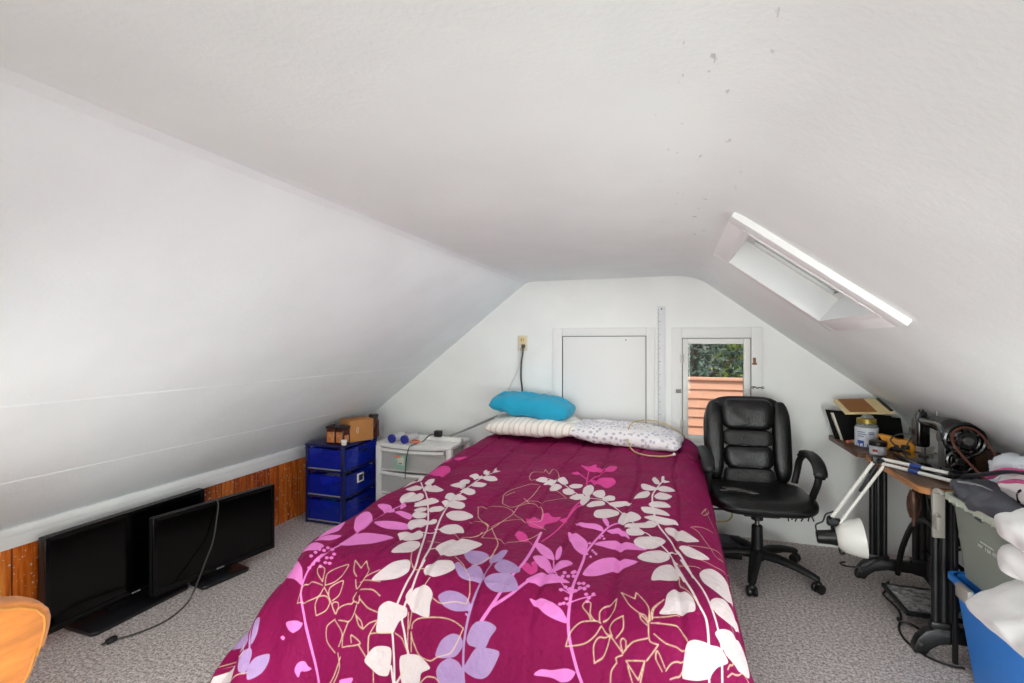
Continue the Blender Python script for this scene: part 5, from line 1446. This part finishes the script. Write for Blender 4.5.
t = thing('glass_jar', 'white-labelled jar with an olive gold lid on the sewing table', 'jar', (1.10, 3.42, TZ)); 
b = MB(); b.lathe([(0, 0), (0.048, 0), (0.056, 0.008), (0.057, 0.02), (0.057, 0.125), (0.05, 0.142), (0.046, 0.148), (0.044, 0.15), (0, 0.15)], n=32); b.build('body', 'jarglass', t)
b = MB(); b.lathe([(0.0576, 0.012), (0.0586, 0.016), (0.0586, 0.120), (0.0576, 0.124)], n=40); lb_ = b.build('label', 'label', t)
b = MB()
def wrap(b, a0, a1, z0, z1, r=0.0590, n=6):
    b.surf(lambda u, v: Vector((r*math.cos(R(a0+(a1-a0)*u)), r*math.sin(R(a0+(a1-a0)*u)), z0+(z1-z0)*v)), n, 2)
b.mi = 0; wrap(b, 195, 300, 0.013, 0.030); wrap(b, 205, 240, 0.030, 0.048)
b.mi = 1
for (a0, a1, z) in ((205, 245, 0.095), (208, 250, 0.083), (206, 240, 0.070), (262, 292, 0.095), (262, 290, 0.086)): wrap(b, a0, a1, z, z+0.006)
lab(b.build('label_print', ['labelblue', 'labelgrey'], lb_, smooth=False), 'blue picture band and grey lettering lines')
b = MB(); b.lathe([(0, 0.148), (0.050, 0.148), (0.050, 0.172), (0.046, 0.175), (0.0, 0.175)], n=32); lab(b.build('lid', 'goldlid', t), 'olive gold screw lid')
t = thing('dish', 'small upturned glass dish on the gold lid of the labelled jar', 'dish', (1.105, 3.42, TZ+0.175)); b = MB(); b.lathe([(0, 0), (0.026, 0), (0.032, 0.004), (0.026, 0.018), (0, 0.018)]); b.build('body', 'jarglass', t)
b = MB(); b.lathe([(0.018, 0.018), (0.02, 0.02), (0.018, 0.022), (0.014, 0.02)]); b.build('foot_ring', 'jarglass', t)
t = thing('ointment_pot', 'short pot with a black lid in front of the white-labelled jar', 'pot', (1.095, 3.235, TZ))
b = MB(); b.lathe([(0, 0), (0.036, 0), (0.040, 0.005), (0.040, 0.052), (0, 0.052)], n=28); b.build('body', 'label', t)
b = MB(); b.lathe([(0, 0.050), (0.043, 0.050), (0.043, 0.072), (0.039, 0.076), (0, 0.076)], n=28); lab(b.build('lid', 'darklid', t), 'black lid')
b = MB(); wrap(b, 215, 250, 0.018, 0.032, 0.0408); b.build('label', 'red', t, smooth=False)
t = thing('electric_tool', 'yellow and black hand tool lying next to the short black-lidded pot', 'tool', (1.23, 3.36, TZ), R(-25))
b = MB(); b.prism([(-0.075, 0), (-0.035, 0), (-0.03, 0.03), (0.0, 0.04), (0.01, 0.018), (0.075, 0.0), (0.085, 0.035), (0.06, 0.078), (0.01, 0.062), (-0.025, 0.085), (-0.085, 0.092), (-0.09, 0.075), (-0.06, 0.068)], -0.024, 0.024, Matrix(((1, 0, 0, 0), (0, 0, -1, 0), (0, 1, 0, 0), (0, 0, 0, 1))), 0.007); b.build('body', 'yellow', t)
b = MB(); b.box(-0.03, 0.03, -0.028, 0.028, 0.0, 0.026, 0.006); b.cyl((0.0, -0.03, 0.03), (0.0, 0.03, 0.03), 0.012); lab(b.build('grip', 'black', t), 'black grip')
b = MB(); b.box(0.02, 0.06, -0.0265, -0.0235, 0.02, 0.045, 0.002); b.build('vent', 'blackcord', t)
b = MB()
for k in range(5): b.tube([(0.056*(1+0.08*math.sin(k*2))*math.cos(a), 0.05*(1+0.06*math.cos(k*3))*math.sin(a), 0.008+0.007*k+0.006*math.sin(a*2+k)) for a in [q*PI/12 for q in range(24)]], 0.0042, 6, closed=True)
b.tube([(0.04, 0, 0.03), (0.08, 0.03, 0.02), (0.10, 0.08, 0.012)], 0.004, 6, smooth=4)
t = b.build('cable_coil', 'whitecord'); t.location = (1.345, 3.37, TZ+0.002); tag(t, 'coil of white cable on the sewing table to the right of the yellow tool', 'cable')
t = thing('eraser', 'small pinkish stub on the table beside the tilted binder', 'eraser', (1.06, 3.555, TZ), R(30)); b = MB(); b.box(-0.03, 0.012, -0.010, 0.010, 0, 0.014, 0.004); b.build('body', 'orangebit', t); b = MB(); b.box(0.012, 0.03, -0.0105, 0.0105, 0, 0.0145, 0.003); b.build('tip', 'paper', t)
b = MB(); b.tube([(1.20, 3.22, TZ+0.008), (1.22, 3.20, 0.84), (1.25, 3.23, 0.885), (1.21, 3.30, 0.87), (1.17, 3.28, 0.84), (1.19, 3.24, 0.81)], 0.004, 6, smooth=6); t = b.build('wire', 'darkcord'); tag(t, 'dark tangled wire rising in front of the sewing machine head', 'wire')

# ------------------------------------------------------------------ anglepoise lamp, toppled over the table edge
t = thing('desk_lamp', 'white jointed desk lamp hanging head-down off the sewing table edge', 'desk lamp', (1.03, 2.98, TZ)); o = t.location
el = Vector((1.015, 2.985, 0.785)); pv = Vector((0.805, 3.0, 0.445))
def rod(b, a, c, r=0.0065): b.tube([a, c], r, 8)
dv = Vector((0.028, -0.025, -0.012))
b = MB(o); rod(b, el+Vector((-0.012, 0.01, 0)), pv+Vector((0.0, 0.012, 0.0)), 0.009); lab(b.build('lower_arm', 'lampwhite', t), 'white tube arm')
b = MB(o); rod(b, el+Vector((0.028, -0.01, -0.01)), pv+Vector((0.035, -0.012, -0.012)), 0.008); b.build('lower_arm', 'lampwhite', t)
m0 = el+(pv-el)*0.06+Vector((0.006, 0.0, -0.005)); m1 = el+(pv-el)*0.50+Vector((0.024, 0, -0.005))
b = MB(o); b.tube([m0+(m1-m0)*k/40+Vector((0.008*math.cos(k*1.6), 0.008*math.sin(k*1.6), 0)) for k in range(41)], 0.003, 5); b.tube([m0, m1], 0.009, 8); b.build('spring', 'blackcord', t)
e1 = Vector((1.205, 2.672, 0.804)); e2 = Vector((1.165, 2.635, 0.785))
b = MB(o); rod(b, el+Vector((0.0, 0.012, 0.006)), e1, 0.0085); b.build('upper_arm', 'lampwhite', t)
b = MB(o); rod(b, el+Vector((0.005, -0.026, -0.012)), e2, 0.0085); b.build('upper_arm', 'lampwhite', t)
for (A, B_, k) in ((el+Vector((0, 0.012, 0.006)), e1, 0.52), (el+Vector((0.005, -0.026, -0.012)), e2, 0.50)):
    b = MB(o); b.tube([A+(B_-A)*(k-0.07), A+(B_-A)*(k+0.07)], 0.0105, 10); lab(b.build('blue_tape', 'tapeblue', t), 'blue tape wrapped round the arm')
b = MB(o); b.cyl(el+Vector((0, -0.035, 0)), el+Vector((0, 0.028, 0)), 0.013, n=14); b.box(el.x-0.03, el.x+0.034, el.y-0.012, el.y-0.006, el.z-0.018, el.z+0.018, 0.004); b.box(el.x-0.03, el.x+0.034, el.y+0.006, el.y+0.012, el.z-0.018, el.z+0.018, 0.004); b.build('elbow_joint', 'black', t)
b = MB(o); b.box(1.17, 1.235, 2.63, 2.68, 0.794, 0.818, 0.006); b.build('base_joint', 'black', t)
b = MB(o); b.cyl(pv+Vector((0, -0.028, 0)), pv+Vector((0, 0.028, 0)), 0.014, n=14); b.box(pv.x-0.02, pv.x+0.045, pv.y-0.018, pv.y+0.018, pv.z-0.03, pv.z+0.008, 0.006); b.tube([pv+Vector((0.0, 0, -0.005)), pv+Vector((0.01, 0, -0.06))], 0.010, 8); b.build('pivot', 'black', t)
ax = Vector((1, -0.12, 0.14)).normalized(); so = Vector((0.735, 3.0, 0.345))
b = MB(o); b.lathe([(0, 0), (0.028, 0), (0.034, 0.006), (0.037, 0.06), (0.045, 0.10), (0, 0.10)], so, ax, 24); b.build('socket', 'black', t)
b = MB(o); prof = [(0.046, 0.092), (0.056, 0.097), (0.074, 0.118), (0.088, 0.155), (0.098, 0.20), (0.099, 0.212)]
b.lathe(prof+[(r_-0.003, z_-0.001) for r_, z_ in reversed(prof)], so, ax, 36); b.build('shade', 'lampwhite', t)
b = MB(o); b.lathe([(0, 0.10), (0.018, 0.10), (0.02, 0.13), (0.032, 0.17), (0.030, 0.195), (0.015, 0.212), (0, 0.215)], so, ax, 18); b.build('bulb', 'paper', t)
b = MB(o); b.tube([so+Vector((0.005, 0, 0.02)), so+Vector((0.0, 0.01, 0.06)), pv+Vector((-0.035, 0.02, -0.02)), pv+Vector((-0.02, 0.02, 0.02)), pv+Vector((0.02, 0.02, 0.04))], 0.004, 6, smooth=5)
b.tube([so+Vector((0.10, -0.03, -0.03)), so+Vector((0.105, -0.03, -0.065)), so+Vector((0.125, -0.03, -0.06))], 0.006, 6, smooth=4); b.build('flex', 'blackcord', t)
b = MB(); b.tube([(0.94, 3.25, 0.13), (0.93, 3.30, 0.10), (0.97, 3.33, 0.075), (1.05, 3.31, 0.09), (1.10, 3.30, 0.13), (1.16, 3.32, 0.16)], 0.005, 6, smooth=5)
t = b.build('cord', 'blackcord'); tag(t, 'black cord curling out around the far iron table foot', 'cord')
b = MB(); b.tube([(1.14, 3.22, 0.064), (1.12, 3.21, 0.01), (1.10, 3.17, 0.006), (1.11, 3.02, 0.006), (1.085, 2.92, 0.006), (1.04, 2.82, 0.006), (1.03, 2.72, 0.006), (1.06, 2.62, 0.006), (1.12, 2.57, 0.006), (1.18, 2.565, 0.006)], 0.005, 8, smooth=6)
t = b.build('cord', 'blackcord'); tag(t, 'thin black cord on the carpet from treadle to the blue tote', 'cord')
t = thing('hook', 'small black metal hook on the carpet beside the near iron table leg', 'hook', (1.09, 2.88, 0.006)); b = MB(); b.tube([(-0.02, 0.03, 0.01), (-0.03, 0.0, 0.012), (-0.005, -0.01, 0.01), (0.02, -0.02, 0.008), (0.04, -0.05, 0.005), (0.03, -0.075, 0.004)], 0.006, 8, smooth=5); b.build('shank', 'iron', t); b = MB(); b.soft((0.02, 0.02, 0.016), (0.03, -0.08, 0.004), 3, 5); b.build('tip', 'iron', t)

# ------------------------------------------------------------------ totes and bedding on the right
def tote(t, x0, x1, y0, y1, z0, z1, tp, mat, rimmat, rim=0.022, wall=0.005):
    o = t.location; b = MB(o)
    T_ = [(x0, y0), (x1, y0), (x1, y1), (x0, y1)]; B_ = [(x0+tp, y0+tp), (x1-tp, y0+tp), (x1-tp, y1-tp), (x0+tp, y1-tp)]
    def ringp(L, z, inset, rad=0.04, n=5):
        cx_, cy_ = sum(p[0] for p in L)/4, sum(p[1] for p in L)/4; out = []
        hx, hy = abs(L[1][0]-L[0][0])/2-inset, abs(L[2][1]-L[1][1])/2-inset
        for sx, sy, a0 in ((-1, -1, 180), (1, -1, 270), (1, 1, 0), (-1, 1, 90)):
            for k in range(n): a = R(a0+90*k/(n-1)); out.append((cx_+sx*(hx-rad)+rad*math.cos(a), cy_+sy*(hy-rad)+rad*math.sin(a), z))
        return out
    rings = [ringp(B_, z0, 0.012), ringp(B_, z0+0.012, 0), ringp(T_, z1-0.045, 0.004), ringp(T_, z1-0.04, -0.003), ringp(T_, z1, -0.003), ringp(T_, z1, wall), ringp(B_, z0+0.02, wall)]
    vs = [v for r_ in rings for v in r_]; n = len(rings[0]); fs = []
    for i in range(len(rings)-1): fs += [(i*n+k, i*n+(k+1) % n, (i+1)*n+(k+1) % n, (i+1)*n+k) for k in range(n)]
    fs += [tuple(reversed(range(n))), tuple(range((len(rings)-1)*n, len(rings)*n))]
    b.raw(vs, fs); body = b.build('body', mat, t, angle=30)
    b = MB(o); A = ringp(T_, z1, -rim); A2 = ringp(T_, z1-0.022, -rim); C_ = ringp(T_, z1, 0.006); C2 = ringp(T_, z1-0.006, 0.006); D2 = ringp(T_, z1-0.022, -rim+0.006); D1 = ringp(T_, z1-0.006, -0.004)
    rings = [D2, A2, A, C_, C2, D1, D2]; vs = [v for r_ in rings[:-1] for v in r_]; fs = []
    for i in range(6): fs += [(i*n+k, i*n+(k+1) % n, ((i+1) % 6)*n+(k+1) % n, ((i+1) % 6)*n+k) for k in range(n)]
    b.raw(vs, fs); rimo = b.build('rim', rimmat, t, angle=30)
    return body, rimo
t = thing('storage_tote', 'large blue plastic tote standing on the carpet under the grey one', 'tote', (1.27, 2.13, 0)); o = t.location
body, rim = tote(t, 1.115, 1.42, 1.73, 2.53, 0.0, 0.425, 0.045, 'bluetote', 'bluetote', 0.016)
b = MB(o); b.box(1.080, 1.102, 2.33, 2.42, 0.375, 0.432, 0.006); lab(b.build('latch', 'handletan', t), 'pale grey latch on the rim')
t = thing('storage_tote', 'grey-green plastic tote with a pale rim stacked on the blue tote', 'tote', (1.27, 2.28, 0.425)); o = t.location
body, rim = tote(t, 1.105, 1.42, 2.04, 2.52, 0.427, 0.762, 0.028, 'greytote', 'greyrim', 0.020)
b = MB(o)
for k in range(8): b.box(1.083, 1.104, 2.075+k*0.056, 2.079+k*0.056, 0.735, 0.757, 0.001)
for z in (0.760,): b.box(1.086, 1.090, 2.06, 2.50, z, z+0.005, 0.001)
b.build('rim_ribs', 'greyrim', rim)
b = MB(o); b.tube([(1.085, 2.515, 0.752), (1.072, 2.53, 0.765), (1.066, 2.545, 0.75), (1.066, 2.545, 0.68), (1.07, 2.53, 0.655)], 0.010, 8, smooth=4); b.box(1.055, 1.100, 2.532, 2.548, 0.56, 0.75, 0.006); b.box(1.055, 1.075, 2.50, 2.548, 0.60, 0.66, 0.006); lab(b.build('handle', 'handletan', t), 'beige-grey clip handle at the corner')
b = MB(o)
# small moulded lettering, too small to read in the photograph: two rows of tiny strokes on the long side
def txt(y, z, k, sz):
    x = 1.105+0.028*(0.762-0.045-z)/(0.717-0.439)-0.0006
    r_ = random.Random(k); y2 = y-sz*0.62
    b.box(x-0.001, x+0.001, y2+sz*0.45, y, z, z+sz*(0.22+0.1*r_.random())); b.box(x-0.001, x+0.001, y-sz*0.18, y, z, z+sz)
    if r_.random() > .35: b.box(x-0.001, x+0.001, y2, y, z+sz*0.75, z+sz)
    if r_.random() > .4: b.box(x-0.001, x+0.001, y2, y2+sz*.2, z, z+sz*r_.choice([.5, 1]))
for k in range(12):
    if k not in (3, 7): txt(2.335-k*0.0115, 0.612, k, 0.0125)
for k in range(11): txt(2.315-k*0.0075, 0.633, k+40, 0.0065)
lab(b.build('lettering', 'marktext', body, smooth=False), 'two rows of tiny white lettering')

def rumple(q, sc, amp, seed):
    q = wob(q, sc, amp, seed); return q+mnoise.noise_vector(q*sc*2.6+Vector((seed, 0, 0)))*amp*0.35
t = thing('duffel_bag', 'charcoal nylon bag slumped over the top of the grey tote', 'bag', (1.25, 2.32, 0.75)); o = t.location
b = MB(o); b.soft((0.31, 0.47, 0.13), (1.245, 2.325, 0.772), (3, 4, 2.4), 18, fn=lambda q: rumple(q, 10, 0.03, 2.2)); b.build('body', 'duffel', t)
b = MB(o); b.soft((0.10, 0.26, 0.06), (1.138, 2.41, 0.800), (2.4, 3, 2.2), 14, fn=lambda q: rumple(q, 12, 0.02, 5.2)); b.build('side_pocket', 'duffel', t)
b = MB(o); b.soft((0.08, 0.20, 0.05), (1.150, 2.19, 0.782), (2.4, 3, 2.2), 10, fn=lambda q: rumple(q, 12, 0.02, 9.2)); lab(b.build('lining', 'denim', t), 'navy blue lining')
b = MB(o); b.tube([(1.17, 2.55, 0.81), (1.135, 2.45, 0.852), (1.135, 2.32, 0.895), (1.15, 2.20, 0.935), (1.19, 2.09, 0.945), (1.24, 2.04, 0.90)], 0.011, 8, smooth=6, flat=(1.4, 0.6)); b.build('strap', 'strap', t)
b = MB(o); b.tube([(1.11, 2.46, 0.825), (1.135, 2.36, 0.838), (1.155, 2.24, 0.822), (1.15, 2.13, 0.80)], 0.0045, 6, smooth=5); b.build('zip', 'greycord', t)
b = MB(o); b.tube([(1.17, 2.20, 0.83), (1.165, 2.19, 0.87), (1.18, 2.16, 0.885), (1.20, 2.13, 0.85)], 0.009, 8, smooth=5); b.tube([(1.16, 2.14, 0.82), (1.175, 2.12, 0.845), (1.20, 2.09, 0.85), (1.22, 2.06, 0.83)], 0.008, 8, smooth=5); b.build('buckle', 'black', t)
t = thing('towel', 'pink and white cloth bundled beside the charcoal bag', 'towel', (1.31, 2.24, 0.86)); o = t.location
b = MB(o); b.soft((0.19, 0.26, 0.12), (1.245, 2.25, 0.862), (2.4, 2.6, 2.2), 14, fn=lambda q: rumple(q, 13, 0.025, 3.1)); b.build('body', 'linen', t)
for k, pts in enumerate(([(1.165, 2.37, 0.872), (1.18, 2.32, 0.912), (1.205, 2.27, 0.925), (1.235, 2.20, 0.925), (1.265, 2.15, 0.91)], [(1.155, 2.27, 0.875), (1.17, 2.21, 0.90), (1.205, 2.16, 0.895)])):
    b = MB(o); b.tube(pts, 0.013, 8, smooth=5, flat=(1.4, 0.7)); lab(b.build('stripe_fold', 'pinkcloth', t), 'bright pink fold')
t = thing('plastic_bag', 'pale puffed plastic bag behind the pink cloth', 'plastic bag', (1.34, 2.42, 0.84)); o = t.location
b = MB(o); b.soft((0.15, 0.24, 0.16), (1.305, 2.46, 0.865), (2.3, 2.3, 2.3), 14, fn=lambda q: rumple(q, 15, 0.03, 6.1)); b.build('body', 'whitebag', t)
b = MB(o); b.soft((0.05, 0.05, 0.06), (1.26, 2.37, 0.90), 2.3, 6, fn=lambda q: wob(q, 25, 0.02, 1.1)); b.build('knot', 'whitebag', t)

def bundle(label, c, s, seed, p=(3, 3, 2.4), amp=0.03, rz=0.0, ry=0.0):
    M_ = Matrix.Translation(c) @ Matrix.Rotation(rz, 4, 'Z') @ Matrix.Rotation(ry, 4, 'Y')
    b = MB(c); b.soft(s, (0, 0, 0), p, 16, M_, fn=lambda q: wob(q, 7, amp, seed)+mnoise.noise_vector(q*16+Vector((seed, 0, 0)))*0.012)
    t = b.build('bedding', 'linen'); t.location = c; tag(t, label, 'bedding', 'white bedding piled on the blue tote')
c = Vector((1.20, 1.83, 0.54))
b = MB(c); b.soft((0.30, 0.34, 0.20), (1.265, 1.83, 0.53), (4, 4, 3), 14, fn=lambda q: wob(q, 7, 0.012, 1.7))
FM = Matrix.Translation((1.065, 1.815, 0.600)) @ Matrix.Rotation(R(2), 4, 'Z') @ Matrix.Rotation(R(-31), 4, 'Y')
b.soft((0.32, 0.42, 0.045), (0, 0, 0), (16, 16, 4), 18, FM, fn=lambda q: q+Vector((0, 0, 0.016*mnoise.noise(q*9)+0.008*mnoise.noise(q*21))))
t = b.build('bedding', 'linen'); t.location = c; tag(t, 'white bedding with a flat corner drooping over the blue tote, lowest of the pile', 'bedding', 'white bedding piled on the blue tote')
bundle('white folded bedding in the middle of the pile beside the grey tote', Vector((1.185, 1.84, 0.715)), (0.42, 0.31, 0.12), 5.5, (5, 5, 3.2), 0.018)
bundle('white bedding on top of the pile, nearest the slope', Vector((1.17, 1.83, 0.820)), (0.42, 0.31, 0.11), 9.1, (5, 5, 3.0), 0.022)

# ------------------------------------------------------------------ outside the window
nb = thing('clapboard_wall', 'salmon clapboard wall outside the window', 'wall', (0.6, 6.6, -3))
b = MB((0.6, 6.6, -3)); yb, ztopn, pitch = 6.6, 0.915, 0.118
k = 0
while True:
    z = ztopn-k*pitch
    if z < -2.9: break
    b.hexa([(-2.5, yb-0.030, z-pitch), (4.5, yb-0.030, z-pitch), (4.5, yb+0.05, z-pitch), (-2.5, yb+0.05, z-pitch), (-2.5, yb-0.004, z), (4.5, yb-0.004, z), (4.5, yb+0.05, z), (-2.5, yb+0.05, z)]); k += 1
b.build('boards', 'siding', nb, smooth=False)
b = MB((0.6, 6.6, -3)); b.box(-2.52, 4.52, yb-0.05, yb+0.08, ztopn-0.005, ztopn+0.03, 0.004); b.build('cap_board', 'siding', nb)
b = MB(); b.box(-8, 10, 4.0, 16, -3.2, -3.0); t = b.build('ground', 'earth', smooth=False); struct(t, 'ground outside', 'ground')
def tree(x, y, h, r, mat, label, seed, n):
    t = thing('tree', label, 'tree', (x, y, -3))
    b = MB(); b.tube([(0, 0, 0), (0.05, 0.02, h*0.4), (0, 0.05, h*0.9)], [0.16, 0.11, 0.04], 8)
    rn = random.Random(seed)
    for k in range(7):
        a = rn.random()*2*PI; z = h*(0.35+0.5*rn.random()); b.tube([(0, 0, z-0.3), (math.cos(a)*r*0.4, math.sin(a)*r*0.4, z+0.2), (math.cos(a)*r*0.8, math.sin(a)*r*0.8, z+0.5)], [0.06, 0.03, 0.01], 6)
    b.build('trunk', 'trunk', t)
    V, F = [], []
    for k in range(n):
        while True:
            p = Vector((rn.uniform(-1, 1), rn.uniform(-1, 1), rn.uniform(-1, 1)))
            if p.length < 1 and p.length > 0.35: break
        c = Vector((p.x*r, p.y*r, h*0.68+p.z*h*0.42)); c += mnoise.noise_vector(c*1.3)*0.35
        d = Vector((rn.gauss(0, 1), rn.gauss(0, 1), rn.gauss(0, 0.8))).normalized(); e = d.orthogonal().normalized(); L = rn.uniform(0.09, 0.17); w = L*0.38
        i = len(V); nrm = d.cross(e)*L*0.12
        V += [c-d*L*0.5, c+e*w*0.5+nrm, c+d*L*0.5, c-e*w*0.5+nrm]; F += [(i, i+1, i+2), (i, i+2, i+3)]
    b = MB(); b.raw(V, F); b.build('foliage', mat, t, smooth=False)
tree(0.35, 9.6, 6.2, 1.5, 'leafdark', 'dark bluish green tree in the left of the window view', 3, 13000)
tree(2.15, 9.2, 6.0, 1.45, 'leafgreen', 'bright yellow green tree in the right of the window view', 5, 13000)

# ------------------------------------------------------------------ light, world, camera
wd = bpy.data.worlds.new('sky'); SC.world = wd; wd.use_nodes = True
n = wd.node_tree.nodes; bg = n['Background']
sk = n.new('ShaderNodeTexSky'); sk.sky_type = 'NISHITA'; sk.sun_disc = False; sk.sun_elevation = R(45); sk.sun_rotation = R(240); sk.air_density = 1.0; sk.dust_density = 2.0
wd.node_tree.links.new(sk.outputs[0], bg.inputs['Color']); bg.inputs['Strength'].default_value = 0.28
def area(name, loc, rot, sx, sy, power, col=(1, 1, 1), spread=180):
    l = bpy.data.lights.new(name, 'AREA'); l.shape = 'RECTANGLE'; l.size = sx; l.size_y = sy; l.energy = power; l.color = col; l.spread = R(spread)
    ob = bpy.data.objects.new(name, l); COL.objects.link(ob); ob.location = loc; ob.rotation_euler = rot; return ob
TINT = (0.955, 1.0, 0.965)
def aim(d): return Vector(d).to_track_quat('-Z', 'Y').to_euler()
area('rear_fill', (-0.95, -2.12, 1.0), (R(90), 0, 0), 1.9, 1.5, 27.0, TINT)  # unseen fill added before the closed end wall; no window there
area('overhead_fill', (-0.5, 1.3, 1.875), (0, 0, 0), 1.2, 2.2, 2.0, TINT)  # added overhead fill just under the flat ceiling, no fixture modelled
area('far_overhead_fill', (-0.5, 2.7, 1.875), (0, 0, 0), 1.2, 1.2, 6.5, TINT)  # second added overhead fill, brightens the far end of the room
area('right_fill', (1.20, 0.25, 0.60), aim((-0.70, 1, 0.02)), 0.4, 0.9, 7.5, TINT, 110)  # unseen fill added on the right, aimed across the room
area('right_low_fill', (0.75, 0.30, 0.45), aim((1, 0.9, 0.0)), 0.4, 0.5, 22.0, TINT, 120)  # added low fill towards the totes and right slope, not a real lamp
area('left_low_fill', (-0.95, 0.35, 0.50), aim((-1, 0.8, 0.0)), 0.5, 0.6, 7.0, TINT, 130)  # added fill that lifts the lower left slope and pine wall
area('camera_flash', (-0.25, -0.30, 1.05), aim((0.0, 1, -0.02)), 1.0, 0.9, 5.2, TINT, 110)
s = bpy.data.lights.new('sun', 'SUN'); s.energy = 3.2; s.angle = R(1.0); s.color = (1.0, 0.95, 0.88)
so_ = bpy.data.objects.new('sun', s); COL.objects.link(so_)
so_.rotation_euler = Vector((0.75, 0.42, -0.56)).to_track_quat('-Z', 'Y').to_euler()

cam = bpy.data.cameras.new('camera'); co_ = bpy.data.objects.new('camera', cam); COL.objects.link(co_)
cam.sensor_width = 36.0; cam.lens = 483.6/1024*36; cam.clip_start = 0.02
co_.location = (0, 0, 1.4); co_.rotation_euler = (R(90), 0, math.atan(161/483.6))
SC.camera = co_
SC.view_settings.view_transform = 'Standard'; SC.view_settings.look = 'None'; SC.view_settings.exposure = EXPO; SC.view_settings.gamma = 1.0
SC.view_settings.use_curve_mapping = False
SC.cycles.max_bounces = 10; SC.cycles.diffuse_bounces = 6; SC.cycles.transparent_max_bounces = 16
